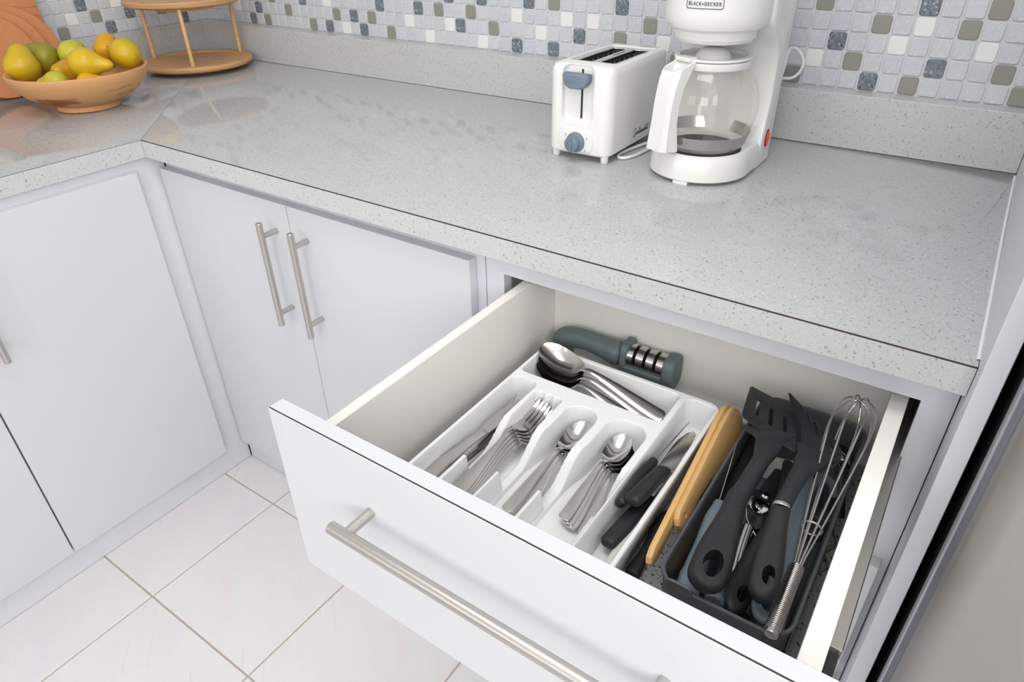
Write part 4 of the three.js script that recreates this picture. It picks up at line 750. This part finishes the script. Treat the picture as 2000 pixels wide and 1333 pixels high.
{ // tablespoons across the back
  const k = proto('tablespoon', 'spoon', 'tablespoons lying in the back lane'); lpart(k, 'spoon_body', spoonGeo(0.208, 0.0205, 0.074, 0.0100, 0.0040, 0.0098, 0.012), M.steelSatin);
  repeat(k, [
    { label: 'topmost tablespoon in the back lane, its bowl on the tray rim', tip: [0.9165, -0.1725, -0.0235], end: [1.1190, -0.2010, -0.0050], roll: 0.30 },
    { label: 'second tablespoon in the back lane under the topmost one', tip: [0.9200, -0.1835, -0.0185], end: [1.1225, -0.2060, 0.0040], roll: 0.28 },
    { label: 'third tablespoon in the back lane, handle end nearest the front', tip: [0.9210, -0.1905, -0.0130], end: [1.1190, -0.2105, 0.0240], roll: 0.24 },
    { label: 'lowest tablespoon in the back lane, turned the other way', tip: [1.1215, -0.2050, 0.012], end: [0.9260, -0.2155, 0.012], roll: 0.0 },
  ]);
}
// kitchen knives and the peeler in the right-hand lane
function paring(label, butt, bolster, tip, roll, bw, hw, ht) {
  const t = proto('paring_knife', 'knife', 'black-handled paring knives in the right-hand lane'); t.userData.label = label;
  const B = y2(butt), O = y2(bolster), T = y2(tip), L = B.distanceTo(O), bl = O.distanceTo(T);
  place(t, O, B, roll);
  lpart(t, 'handle', sweep([V(0, 0, -0.001), V(0.0005, 0.001, L * 0.35), V(0.001, 0, L * 0.7), V(0.0, -0.001, L)], [hw * 0.98, hw * 0.86, hw, hw * 0.92], [ht * 0.95, ht * 1.05, ht, ht * 0.95], { n: 2.8, round: 0.006 }), M.charcoal, 'black plastic handle');
  const dir = T.clone().sub(O).applyQuaternion(t.quaternion.clone().invert());
  const b = slab([[-bw, 0.004], [-bw, -bl * 0.5], [-bw * 0.9, -bl * 0.72], [-bw * 0.4, -bl * 0.93], [bw * 0.3, -bl], [bw * 0.75, -bl * 0.9], [bw, -bl * 0.6], [bw, 0.004]].map(([x, z]) => [x, z]), 0.0014, -0.0007, 0.0005);
  const q = new THREE.Quaternion().setFromUnitVectors(V(0, 0, -1), dir.normalize()); b.applyQuaternion(q); lpart(t, 'blade', b, M.steelSatin);
  return t;
}
paring('uppermost paring knife with a broad blade lying flat', [1.1615, -0.1760, 0.1800], [1.1715, -0.1790, 0.1080], [1.1690, -0.1870, 0.0160], 0.25, 0.0105, 0.0105, 0.0072);
paring('slim paring knife at the left wall, blade seen edge-on', [1.1480, -0.1880, 0.1800], [1.1515, -0.1880, 0.0920], [1.1585, -0.1890, 0.0000], 1.15, 0.0075, 0.0085, 0.0062);
paring('lowest paring knife reaching furthest to the front', [1.1575, -0.2040, 0.2250], [1.1680, -0.2040, 0.1350], [1.1745, -0.2080, 0.0420], 0.1, 0.0085, 0.0105, 0.0075);
{
  const t = proto('peeler', 'peeler'); t.userData.label = 'vegetable peeler with an off-white handle along the right tray wall';
  place(t, V(1.1755, -0.2080, 0.1500), V(1.1725, -0.2120, 0.2650));
  lpart(t, 'handle', sweep([V(0, 0, 0), V(0, 0.001, 0.05), V(0, 0, 0.115)], [0.0058, 0.0088, 0.0080], [0.0045, 0.0065, 0.0060], { round: 0.006 }), M.offWhite, 'off-white plastic handle');
  lpart(t, 'yoke', [wire([V(0, 0, 0.004), V(0.0, 0.001, -0.012), V(-0.004, 0.002, -0.02), V(-0.004, 0.002, -0.052)], 0.0016, 24, 8), wire([V(0, 0, 0.004), V(0.0, 0.001, -0.012), V(0.004, 0.002, -0.02), V(0.004, 0.002, -0.052)], 0.0016, 24, 8)], M.galv);
  lpart(t, 'blade', box(-0.0038, 0.0024, -0.052, 0.0038, 0.0036, -0.018, 0.0004), M.steelSatin);
}
// ------------------------------------------------------------------ knife sharpener behind the tray
{
  const t = thing('knife_sharpener', 'sage grey handheld knife sharpener with three slots leaning on the drawer back', 'knife sharpener', [0.99, DF, -0.108]);
  const o = 0.002;
  part(t, 'handle', sweep([V(0.8945, -0.2150, -0.1060), V(0.915, -0.2010, -0.1055), V(0.945, -0.1945, -0.105), V(0.985, -0.1960, -0.104), V(1.012, -0.2000, -0.103)], [0.0135, 0.0150, 0.0140, 0.0150, 0.0175], [0.0125, 0.0165, 0.0150, 0.0165, 0.0215].map((v) => v), { up: V(0, 1, 0.35), n: 2.6, k: 40, round: 0.012 }), M.sage, 'sage grey plastic handle');
  part(t, 'stand', sweep([V(0.9010, -0.203, -0.113), V(0.904, -0.217, -0.111), V(0.912, -0.2235, -0.110), V(0.925, -0.2245, -0.110)], [0.010, 0.009, 0.009, 0.009], [0.006, 0.005, 0.004, 0.0035], { up: V(0, 0, 1), round: 0.003 }), M.sage);
  const collar = extr(rrect(0.040, 0.056, 0.014, 5), 0.0105, 0.0025, { seg: 3 }).rotateY(Math.PI / 2).translate(1.0125, -0.2000, -0.1085); part(t, 'collar', collar, M.sage);
  const cap = extr(rrect(0.042, 0.052, 0.016, 5), 0.018, 0.004, { seg: 3 }).rotateY(Math.PI / 2).translate(1.0790, -0.2010, -0.1075); part(t, 'end_cap', cap, M.sage);
  const cradle = box(1.018, -0.2376, -0.1265, 1.085, -0.206, -0.0880, 0.004); part(t, 'cradle', cradle, M.sage);
  // three-slot steel drum: half cylinder pieces
  const drum = rod(V(1.021, -0.1960, -0.1080), V(1.082, -0.1960, -0.1080), 0.0185, 40);
  let d = drum; for (const x of [1.0345, 1.0505, 1.0665]) d = csg(d, box(x - 0.0024, -0.1985, -0.14, x + 0.0024, -0.17, -0.075, 0.0008));
  part(t, 'steel_drum', toCreasedNormals(d, 0.5), M.steelSatin, 'brushed steel drum with three slots');
  for (const x of [1.0345, 1.0505, 1.0665]) part(t, 'slot_insert', [box(x - 0.0022, -0.1995, -0.122, x - 0.0014, -0.186, -0.094, 0), box(x + 0.0014, -0.1995, -0.122, x + 0.0022, -0.186, -0.094, 0), box(x - 0.0022, -0.1998, -0.124, x + 0.0022, -0.1985, -0.092, 0)], M.dark);
  t.position.add(V(0.005, 0.0098, 0.0105));
}
// ------------------------------------------------------------------ wooden spatulas and the dark turner beside the tray
{
  const flat = (name, label, cat, A, B, lean, outline, th, mat, group) => { // outline [s along A->B, h up], plate standing on edge
    const t = thing(name, label, cat, [A.x, A.y, A.z], group); const d = B.clone().sub(A), L = d.length(); const z = d.normalize(), up = V(lean, 1, 0), x = new THREE.Vector3().crossVectors(up, z).normalize(), y = new THREE.Vector3().crossVectors(z, x);
    t.quaternion.setFromRotationMatrix(new THREE.Matrix4().makeBasis(x, y, z));
    const g = uvm(extr(outline, th, th * 0.28, { curve: false, seg: 2 })); g.rotateY(-Math.PI / 2); g.translate(th / 2, 0, 0);
    return [t, g];
  };
  // rear spatula standing on edge
  { const o = [[0.0, 0.022], [0.006, 0.040], [0.016, 0.050], [0.03, 0.0555], [0.06, 0.056], [0.10, 0.0555], [0.15, 0.054], [0.22, 0.052], [0.285, 0.050], [0.297, 0.046], [0.300, 0.040], [0.297, 0.034], [0.285, 0.031], [0.20, 0.030], [0.13, 0.024], [0.10, 0.010], [0.08, 0.003], [0.05, 0.0], [0.02, 0.004], [0.004, 0.012]];
    const [t, g] = flat('wooden_spatula', 'rear wooden spatula standing on edge against the cutlery tray', 'spatula', V(1.1990, -0.2262, -0.064), V(1.2190, -0.2262, 0.234), -0.22, o, 0.0075, null, 'wooden spatulas beside the tray'); lpart(t, 'spatula_body', g, M.bamboo); }
  { const o = [[0.0, 0.030], [0.004, 0.044], [0.014, 0.054], [0.028, 0.0575], [0.06, 0.058], [0.11, 0.057], [0.20, 0.055], [0.222, 0.0545], [0.231, 0.050], [0.234, 0.043], [0.231, 0.036], [0.222, 0.0325], [0.17, 0.033], [0.135, 0.029], [0.112, 0.016], [0.095, 0.004], [0.075, 0.0], [0.035, 0.002], [0.010, 0.012]];
    const [t, g] = flat('wooden_spatula', 'front wooden spatula with its broad blade showing its face', 'spatula', V(1.2190, -0.2250, -0.060), V(1.2330, -0.2250, 0.170), -0.46, o, 0.0075, null, 'wooden spatulas beside the tray');
    let q = csg(g, rod(V(-0.02, 0.0435, 0.216), V(0.02, 0.0435, 0.216), 0.0035, 20)); lpart(t, 'spatula_body', uvm(toCreasedNormals(q, 0.5)), M.bamboo); }
  const t = thing('slim_turner', 'slim black-handled turner on the liner between tray and wooden spatulas', 'turner', [1.190, DF, 0.15]);
  part(t, 'handle', sweep([V(1.1880, -0.2215, 0.128), V(1.1905, -0.2205, 0.17), V(1.1925, -0.2195, 0.205), V(1.1925, -0.2215, 0.232)], [0.0045, 0.0065, 0.0055, 0.0085], [0.0042, 0.0055, 0.005, 0.0045], { round: 0.005 }), M.blackRubber, 'black handle');
  part(t, 'neck', slab([[1.1850, 0.132], [1.1910, 0.132], [1.1900, 0.08], [1.1945, 0.055], [1.1945, 0.0], [1.1885, 0.0], [1.1885, 0.055], [1.1860, 0.08]], 0.0016, DF + 0.003, 0.0004), M.steelSatin, 'steel neck and blade');
}
// ------------------------------------------------------------------ grey utensil bin and what lies in it
{
  const t = thing('utensil_bin', 'dark grey plastic bin full of cooking utensils in the open drawer', 'bin', [1.2905, DF, 0.0875]);
  const R = (o, y) => rrect(0.128 - 2 * o, 0.349 - 2 * o, 0.024 - o * 0.8, 7, 1.2905, 0.0875).map(([x, z]) => V(x, y, z));
  const y1 = -0.1675;
  part(t, 'bin_body', loft([R(0.008, DF + 0.0004), R(0.0055, DF + 0.003), R(0.0018, y1 - 0.006), R(0.0, y1 - 0.005), R(-0.0003, y1 - 0.001), R(0.0006, y1), R(0.0026, y1), R(0.0034, y1 - 0.0012), R(0.0042, y1 - 0.006), R(0.0075, DF + 0.006), R(0.011, DF + 0.0032)], true, true, 0.7), M.binGrey);
  const z = 0.262; part(t, 'label_tab', [wire([V(1.2400, y1 - 0.004, z - 0.0005), V(1.2402, y1 + 0.004, z), V(1.2430, y1 + 0.0062, z), V(1.2600, y1 + 0.0062, z), V(1.2628, y1 + 0.004, z), V(1.2630, y1 - 0.004, z - 0.0005)], 0.0018, 40, 8, false, 0.2), box(1.2405, y1 - 0.006, z - 0.0012, 1.2625, y1 + 0.0055, z - 0.0002, 0.0004)], M.binGrey);
}
const grip = (L, w0, w1, th, hole) => { // flat rounded grip along +z with a hanging hole
  const o = []; const W = (u) => lerp(w0, w1, smooth(0.0, 0.7, u)) * (u > 0.82 ? Math.sqrt(Math.max(0.06, 1 - ((u - 0.82) / 0.185) ** 2)) : 1);
  const N = 22; for (let i = 0; i <= N; i++) o.push([W(i / N), L * i / N]); for (let i = N; i >= 0; i--) o.push([-W(i / N), L * i / N]);
  const bev = th * 0.42, g = slab(o, th, -th / 2, bev, { seg: 5, crease: 1.1 });
  if (!hole) return g;
  const c = new THREE.CylinderGeometry(1, 1, th * 2, 40); c.scale(hole[2], 1, hole[3]).translate(hole[0], 0, hole[1]);
  return toCreasedNormals(csg(g, c), 0.7);
};
const utensil = (name, label, cat, group) => { const o = proto(name, cat, group); o.userData.label = label; return o; };
const worldPart = (t, name, geo, mat, label) => { if (Array.isArray(geo)) geo = merge(geo); t.updateMatrix(); geo.translate(0, H, 0); geo.applyMatrix4(t.matrix.clone().invert()); return lpart(t, name, geo, mat, label); };
{ // slotted turner
  const t = utensil('slotted_turner', 'large black slotted turner, its head against the wooden spatula', 'turner');
  place(t, V(1.2655, -0.1385, 0.160), V(1.2725, -0.1540, 0.262), -0.10);
  lpart(t, 'grip', grip(0.104, 0.0115, 0.0185, 0.019, [0.001, 0.078, 0.0092, 0.0150]), M.blackRubber, 'black rubber grip with an oval hanging hole');
  lpart(t, 'ferrule', sweep([V(0, 0, -0.016), V(0, 0, 0.010)], [0.0108, 0.0112], [0.0092, 0.0094], { n: 2.2, round: 0.0015 }), M.blackRubber);
  worldPart(t, 'neck', sweep([V(1.2652, -0.1380, 0.158), V(1.2672, -0.1330, 0.120), V(1.2690, -0.1290, 0.082), V(1.2670, -0.1290, 0.052), V(1.2600, -0.1330, 0.030)], [0.0098, 0.0094, 0.0092, 0.0140, 0.0300], [0.0086, 0.0084, 0.0078, 0.0055, 0.0016], { n: 2.2, round: 0.002, k: 36 }), M.charcoal, 'black nylon neck');
  const A = V(1.2245, -0.1350, 0.0210), B = V(1.2985, -0.1275, 0.0635), C = V(1.2105, -0.1500, -0.0640), f = plane3(A, B, C), D = V(1.2740, 0, -0.036);
  const q = (u, v) => { const a = [lerp(A.x, B.x, u), lerp(A.z, B.z, u)], b = [lerp(C.x, D.x, u), lerp(C.z, D.z, u)]; return [lerp(a[0], b[0], v), lerp(a[1], b[1], v)]; };
  const slot = (u, w, v0, v1) => [q(u - w, v0), q(u + w, v0), q(u + w * 1.2, v0 + 0.06), q(u + w, v1), q(u - w, v1), q(u - w * 1.2, v1 - 0.06)];
  worldPart(t, 'head', slab([q(0.03, 0), q(0.4, -0.06), q(0.97, 0), q(1.0, 0.05), q(1.0, 0.95), q(0.96, 1.0), q(0.5, 1.015), q(0.05, 1.0), q(0.0, 0.95), q(0.0, 0.05)], 0.0026, f, 0.0009, { holes: [slot(0.25, 0.034, 0.26, 0.70), slot(0.52, 0.034, 0.24, 0.70), slot(0.79, 0.034, 0.22, 0.68)] }), M.charcoal, 'black slotted head');
}
{ // perforated angled turner lying over it
  const t = utensil('angled_turner', 'black angled turner with slanted slots, lying over the slotted turner', 'turner');
  place(t, V(1.3065, -0.1270, 0.150), V(1.3215, -0.1480, 0.252), 0.12);
  lpart(t, 'grip', grip(0.104, 0.0092, 0.0140, 0.018, [0.003, 0.080, 0.0056, 0.0100]), M.blackRubber, 'black rubber grip with a small hanging hole');
  lpart(t, 'ring', sweep([V(0, 0, -0.0035), V(0, 0, 0.001)], [0.0092, 0.0094], [0.0086, 0.0088], { n: 2.1, round: 0.0008 }), M.steelSatin, 'thin steel ring');
  worldPart(t, 'neck', sweep([V(1.3065, -0.1270, 0.150), V(1.3080, -0.1230, 0.120), V(1.3100, -0.1205, 0.095), V(1.3135, -0.1215, 0.070), V(1.3160, -0.1250, 0.045)], [0.0088, 0.0086, 0.0096, 0.0150, 0.0220], [0.0080, 0.0076, 0.0066, 0.0044, 0.0016], { n: 2.2, round: 0.002, k: 36 }), M.charcoal, 'black nylon neck');
  const f = plane3(V(1.2575, -0.1390, -0.059), V(1.339, -0.1300, 0.038), V(1.300, -0.1215, 0.094));
  const sl = (x, z) => { const a = [0.0046, 0.0136], w = [0.0017, -0.0007]; return [[x - a[0] - w[0], z - a[1] - w[1]], [x - a[0] + w[0], z - a[1] + w[1]], [x + w[0] * 1.6, z + w[1]], [x + a[0] + w[0], z + a[1] + w[1]], [x + a[0] - w[0], z + a[1] - w[1]], [x - w[0] * 1.6, z - w[1]]]; };
  worldPart(t, 'head', slab([[1.2575, -0.0600], [1.2610, -0.0585], [1.2790, -0.0390], [1.3007, -0.0170], [1.3190, 0.0010], [1.3320, 0.0150], [1.3385, 0.0300], [1.3395, 0.0440], [1.3370, 0.0620], [1.3275, 0.0780], [1.3200, 0.0880], [1.3010, 0.0920], [1.2990, 0.0700], [1.2975, 0.0450], [1.2890, 0.0080], [1.2790, -0.0120], [1.2660, -0.0360]], 0.0024, f, 0.0008, { holes: [sl(1.2815, -0.0245), sl(1.2925, -0.0110), sl(1.3040, 0.0025), sl(1.3155, 0.0160), sl(1.3270, 0.0300)] }), M.charcoal, 'black nylon head with slanted slots');
}
{ // whisk
  const t = utensil('whisk', 'steel balloon whisk lying along the right side of the grey bin', 'whisk');
  place(t, V(1.3380, -0.1520, 0.1900), V(1.3385, -0.1625, 0.2680), 0);
  lpart(t, 'handle', sweep([V(0, 0, -0.002), V(0, 0, 0.078)], [0.0062, 0.0062], [0.0062, 0.0062], { n: 2, round: 0.0015 }), M.steelSatin, 'coiled steel handle');
  const coil = []; for (let i = 0; i <= 38 * 12; i++) { const a = i / 12 * 2 * Math.PI; coil.push(V(0.0063 * Math.cos(a), 0.0063 * Math.sin(a), 0.0005 + 0.0019 * i / 12)); }
  lpart(t, 'coil', new THREE.TubeGeometry(new THREE.CatmullRomCurve3(coil), 38 * 12, 0.00095, 5), M.steelSatin);
  const L = 0.232, Y = 0.019;                                 // balloon reaches back from the handle, rising slightly
  const loops = []; for (let k = 0; k < 4; k++) {
    const a = k * Math.PI / 4 + 0.3, c = Math.cos(a), s = Math.sin(a), pr = [[0.0032, 0.004], [0.0042, -0.012], [0.0085, -0.047], [0.0135, -0.09], [0.0190, -0.14], [0.0225, -0.18], [0.0215, -0.207], [0.0150, -0.224], [0.0060, -0.2325 + k * 0.0006]];
    const up = (z) => 0.0000 + Y * (z / -L) ** 1.0, pts = []; for (const [r, z] of pr) pts.push(V(r * c, r * s + up(z), z)); for (const [r, z] of [...pr].reverse()) pts.push(V(-r * c, -r * s + up(z), z));
    const w = lpart(t, 'wire_loop', wire(pts, 0.00105, 110, 7), M.steel);
  }
  lpart(t, 'binding_ring', new THREE.TorusGeometry(0.0096, 0.0010, 8, 40).translate(0, Y * 0.2, -0.047), M.galv, 'brassy wire binding ring');
}
{ // grey peeler handle with a thin rod at the left wall of the bin
  const t = utensil('corer', 'blue-grey handled tool with a thin steel rod at the left wall of the bin', 'kitchen tool');
  place(t, V(1.2415, -0.1800, 0.1210), V(1.2550, -0.1900, 0.2420));
  lpart(t, 'handle', sweep([V(0, 0, 0), V(0.0008, 0.001, 0.012), V(0.0006, 0.001, 0.06), V(0, 0, 0.126)], [0.0056, 0.0098, 0.0098, 0.0112, 0.0120], [0.0050, 0.0088, 0.0085, 0.0090, 0.0088], { n: 2.3, round: 0.003 }), M.handleGrey, 'blue-grey handle');
  lpart(t, 'rod', rod(V(0, 0.001, 0.004), V(-0.002, 0.012, -0.085), 0.0009, 8), M.steel);
}
{ // thick black tube handle behind it
  const t = utensil('basting_tube', 'thick glossy black tube lying along the left side of the bin', 'kitchen tool');
  place(t, V(1.2430, -0.1930, -0.0380), V(1.2480, -0.1985, 0.1250));
  lpart(t, 'tube', sweep([V(0, 0, 0), V(0, 0, 0.08), V(0, 0, 0.165)], [0.0120, 0.0112, 0.0098], [0.0120, 0.0112, 0.0098], { n: 2, round: 0.003 }), std({ color: lin(0.013, 0.013, 0.015), roughness: 0.35 }));
}
{
  const t = utensil('grey_spoon', 'dark grey handle ending in a flat round disc, below the slotted turner', 'kitchen tool');
  place(t, V(1.2730, -0.2020, 0.1100), V(1.2815, -0.1930, 0.2400));
  lpart(t, 'handle', sweep([V(0, 0, -0.08), V(0, 0, 0), V(0, -0.001, 0.07), V(0, 0, 0.128)], [0.0050, 0.0060, 0.0082, 0.0096], [0.0045, 0.0055, 0.0078, 0.0092], { n: 2.1, round: 0.0012 }), M.handleGreyDark);
  lpart(t, 'end_disc', lathe([[0, 0.002], [0.0086, 0.002], [0.0098, 0.0008], [0.0098, -0.004], [0, -0.004]], 36).rotateX(Math.PI / 2).translate(0, 0, 0.128), M.handleGrey, 'grey round end disc');
}
{ // black ladle handle with hole, lower middle
  const t = utensil('ladle', 'black handle with a hole, slanting below the angled turner', 'ladle');
  place(t, V(1.3000, -0.1800, 0.1200), V(1.2965, -0.1960, 0.2420), -0.3);
  lpart(t, 'grip', grip(0.122, 0.0085, 0.0135, 0.0165, [0.003, 0.098, 0.0058, 0.0100]), M.charcoal, 'smooth black grip');
  lpart(t, 'neck', sweep([V(0, 0, 0.006), V(-0.004, -0.006, -0.05), V(-0.012, -0.014, -0.10)], [0.0078, 0.0060, 0.0060], [0.0068, 0.0050, 0.0045], { round: 0.003 }), M.charcoal);
}
{ // can opener
  const t = utensil('can_opener', 'steel and black can opener with a toothed wheel in the middle of the bin', 'can opener');
  place(t, V(1.2800, -0.1855, 0.1000), V(1.2900, -0.1960, 0.2000));
  lpart(t, 'jaw', slab([[-0.012, -0.024], [0.006, -0.028], [0.013, -0.014], [0.010, 0.004], [0.012, 0.022], [0.004, 0.030], [-0.008, 0.026], [-0.012, 0.006]], 0.004, -0.004, 0.001), std({ color: lin(0.02, 0.02, 0.02), roughness: 0.25 }), 'glossy black jaw');
  const gear = []; for (let i = 0; i < 36; i++) { const r = i % 2 ? 0.0098 : 0.0112, a = i / 36 * 2 * Math.PI; gear.push([r * Math.cos(a), r * Math.sin(a)]); }
  lpart(t, 'toothed_wheel', slab(gear, 0.0030, 0.0008, 0.0004), M.chrome, 'toothed steel wheel');
  lpart(t, 'wheel_bolt', lathe([[0, 0.0075], [0.003, 0.0075], [0.0042, 0.006], [0.0042, 0.0036], [0, 0.0036]], 24), M.chrome);
  lpart(t, 'pivot_bolt', lathe([[0, 0.004], [0.003, 0.004], [0.0048, 0.0022], [0.0050, -0.001], [0, -0.001]], 24).translate(0.003, 0, -0.0185), M.chrome);
  lpart(t, 'wire_arm', wire([V(-0.010, 0.0015, -0.012), V(-0.0125, 0.0015, 0.006), V(-0.008, 0.0015, 0.022), V(0.006, 0.001, 0.040)], 0.0010, 30, 7, false, 0.1), M.chrome);
  lpart(t, 'handle', sweep([V(-0.004, 0, 0.028), V(-0.004, -0.001, 0.06), V(-0.002, 0, 0.10)], [0.0062, 0.0066, 0.0066], [0.0055, 0.006, 0.006], { n: 2.1, round: 0.003 }), M.steelSatin, 'steel handle');
  lpart(t, 'crank_arm', sweep([V(0.002, -0.006, -0.02), V(0.006, -0.010, -0.05), V(0.009, -0.012, -0.075)], [0.010, 0.0085, 0.0060], [0.0035, 0.003, 0.0025], { round: 0.002 }), M.charcoal);
}
{ // bottle opener tip standing out at the front
  const t = utensil('bottle_stopper', 'flared steel stopper with a black round end at the front of the bin', 'kitchen tool');
  place(t, V(1.3010, -0.2130, 0.1500), V(1.3045, -0.2120, 0.2300));
  lpart(t, 'shaft', sweep([V(0, 0, 0), V(0, 0, 0.05), V(0, 0, 0.066), V(0, 0, 0.074)], [0.0052, 0.0054, 0.0070, 0.0098], [0.0052, 0.0054, 0.0070, 0.0098], { n: 2, round: 0.001 }), M.chrome);
  lpart(t, 'end_cap', lathe([[0, 0.005], [0.0088, 0.005], [0.0102, 0.0036], [0.0102, 0], [0, 0]], 36).rotateX(Math.PI / 2).translate(0, 0, 0.074), M.charcoal, 'black round end cap');
}
{ // grey serving spoon with a hooked neck
  const t = utensil('serving_spoon', 'blue-grey serving spoon with an arched neck and a hole in its handle end', 'serving spoon');
  place(t, V(1.3180, -0.1760, 0.0800), V(1.3290, -0.1790, 0.2300));
  worldPart(t, 'handle', sweep([V(1.3460, -0.1960, 0.0270), V(1.3360, -0.1840, 0.0190), V(1.3240, -0.1790, 0.0240), V(1.3180, -0.1765, 0.0500), V(1.3170, -0.1760, 0.0900), V(1.3220, -0.1765, 0.1450), V(1.3275, -0.1780, 0.1900), V(1.3285, -0.1790, 0.2120)], [0.0050, 0.0060, 0.0068, 0.0075, 0.0085, 0.0092, 0.0100, 0.0105], [0.0040, 0.0042, 0.0045, 0.0050, 0.0055, 0.0060, 0.0062, 0.0055], { n: 2.4, round: 0.003, k: 48 }), M.handleGrey);
  const o = []; for (let i = 0; i < 32; i++) { const a = i / 32 * 2 * Math.PI; o.push([1.3275 + 0.0155 * Math.cos(a), 0.2230 + 0.0235 * Math.sin(a)]); }
  const hc = new THREE.CylinderGeometry(1, 1, 0.04, 40); hc.scale(0.0078, 1, 0.0125).translate(1.3275, -0.179, 0.2225);
  worldPart(t, 'handle_end', toCreasedNormals(csg(slab(o, 0.0095, -0.1835, 0.0040, { seg: 4, crease: 1.1 }), hc), 0.7), M.handleGrey, 'rounded grey end with an oval hole');
}
{ // grey measuring cup
  const t = utensil('measuring_cup', 'small grey translucent measuring cup under the whisk wires', 'measuring cup');
  t.position.set(1.3395, -0.205 + H, 0.050);
  const R = (o, y) => rrect(0.022 - 2 * o, 0.056 - 2 * o, 0.005, 4).map(([x, z]) => V(x, y, z));
  lpart(t, 'cup_body', loft([R(0.002, -0.017), R(0.0, 0.018), R(0.0014, 0.018), R(0.003, -0.015)], true, true, 0.6), M.handleGreyDark);
}
{ // shiny dark spoon at the back right
  const t = utensil('measuring_spoon', 'glossy black round measuring spoon at the back right of the bin', 'measuring spoon');
  t.position.set(1.3370, -0.190 + H, -0.040); t.rotation.set(0.5, 0.3, -0.25);
  lpart(t, 'bowl', lathe([[0, -0.012], [0.008, -0.0105], [0.0125, -0.005], [0.0142, 0.001], [0.0132, 0.001], [0.0117, -0.0045], [0.0072, -0.0092], [0, -0.0105]], 40).scale(0.85, 1, 1.25), phys({ color: lin(0.015, 0.015, 0.018), roughness: 0.12, clearcoat: 1 }));
  lpart(t, 'handle', sweep([V(0, 0, 0.016), V(0, -0.002, 0.05), V(0, -0.008, 0.085)], [0.0045, 0.0040, 0.0045], [0.0016, 0.0016, 0.0016], { round: 0.001 }), M.charcoal);
}
{
  const t = utensil('plastic_scraper', 'off-white plastic scraper blade on the floor of the bin', 'scraper');
  t.position.set(1.283, -0.214 + H, 0.012); t.rotation.y = 0.15;
  lpart(t, 'blade', slab([[-0.024, -0.036], [0.022, -0.040], [0.026, 0.030], [0.004, 0.052], [-0.020, 0.040]], 0.003, 0, 0.001), M.offWhite);
  lpart(t, 'spine', sweep([V(-0.0005, 0.0025, -0.036), V(0.0, 0.0035, 0.05)], [0.003, 0.003], [0.002, 0.002], { round: 0.001 }), M.offWhite);
}
{
  const t = utensil('spreader', 'off-white rounded handle beneath the whisk handle at the front right corner', 'kitchen tool');
  place(t, V(1.3330, -0.2120, 0.1300), V(1.3380, -0.2060, 0.2400));
  lpart(t, 'handle', sweep([V(0, 0, 0), V(0, 0, 0.06), V(0, 0, 0.112)], [0.006, 0.0085, 0.0085], [0.004, 0.005, 0.005], { round: 0.006 }), M.offWhite);
  lpart(t, 'blade', box(-0.006, -0.0008, -0.06, 0.006, 0.0008, 0.004, 0.0006), M.steelSatin);
}
{
  const t = utensil('wooden_spoon', 'light wooden spoon handle end at the left front inside the bin', 'spoon');
  place(t, V(1.2420, -0.2130, 0.0300), V(1.2425, -0.2090, 0.2150));
  lpart(t, 'handle', uvm(sweep([V(0, 0, 0), V(0, 0, 0.1), V(0, 0, 0.186)], [0.0055, 0.0050, 0.0058], [0.0055, 0.0050, 0.0058], { n: 2, round: 0.004 })), M.bamboo);
}
{
  const t = thing('bent_wire_skewer', 'dark bent wire skewer on the liner between the bin and the drawer side', 'skewer', [1.356, DF, 0.12]);
  part(t, 'wire', [wire([V(1.3550, -0.2255, 0.046), V(1.3620, -0.2255, 0.064), V(1.3618, -0.2255, 0.067), V(1.3552, -0.2245, 0.082), V(1.3548, -0.2240, 0.088), V(1.3535, -0.2200, 0.15), V(1.3525, -0.2150, 0.235)], 0.0013, 90, 8, false, 0.05), wire([V(1.3550, -0.2255, 0.086), V(1.3615, -0.2255, 0.100), V(1.3612, -0.2255, 0.103), V(1.3550, -0.2250, 0.116)], 0.0013, 40, 8, false, 0.05)], M.galv);
}
scene.traverse((o) => { if (o.userData && o.userData.base) delete o.userData.base; });
renderer.render(scene, camera);
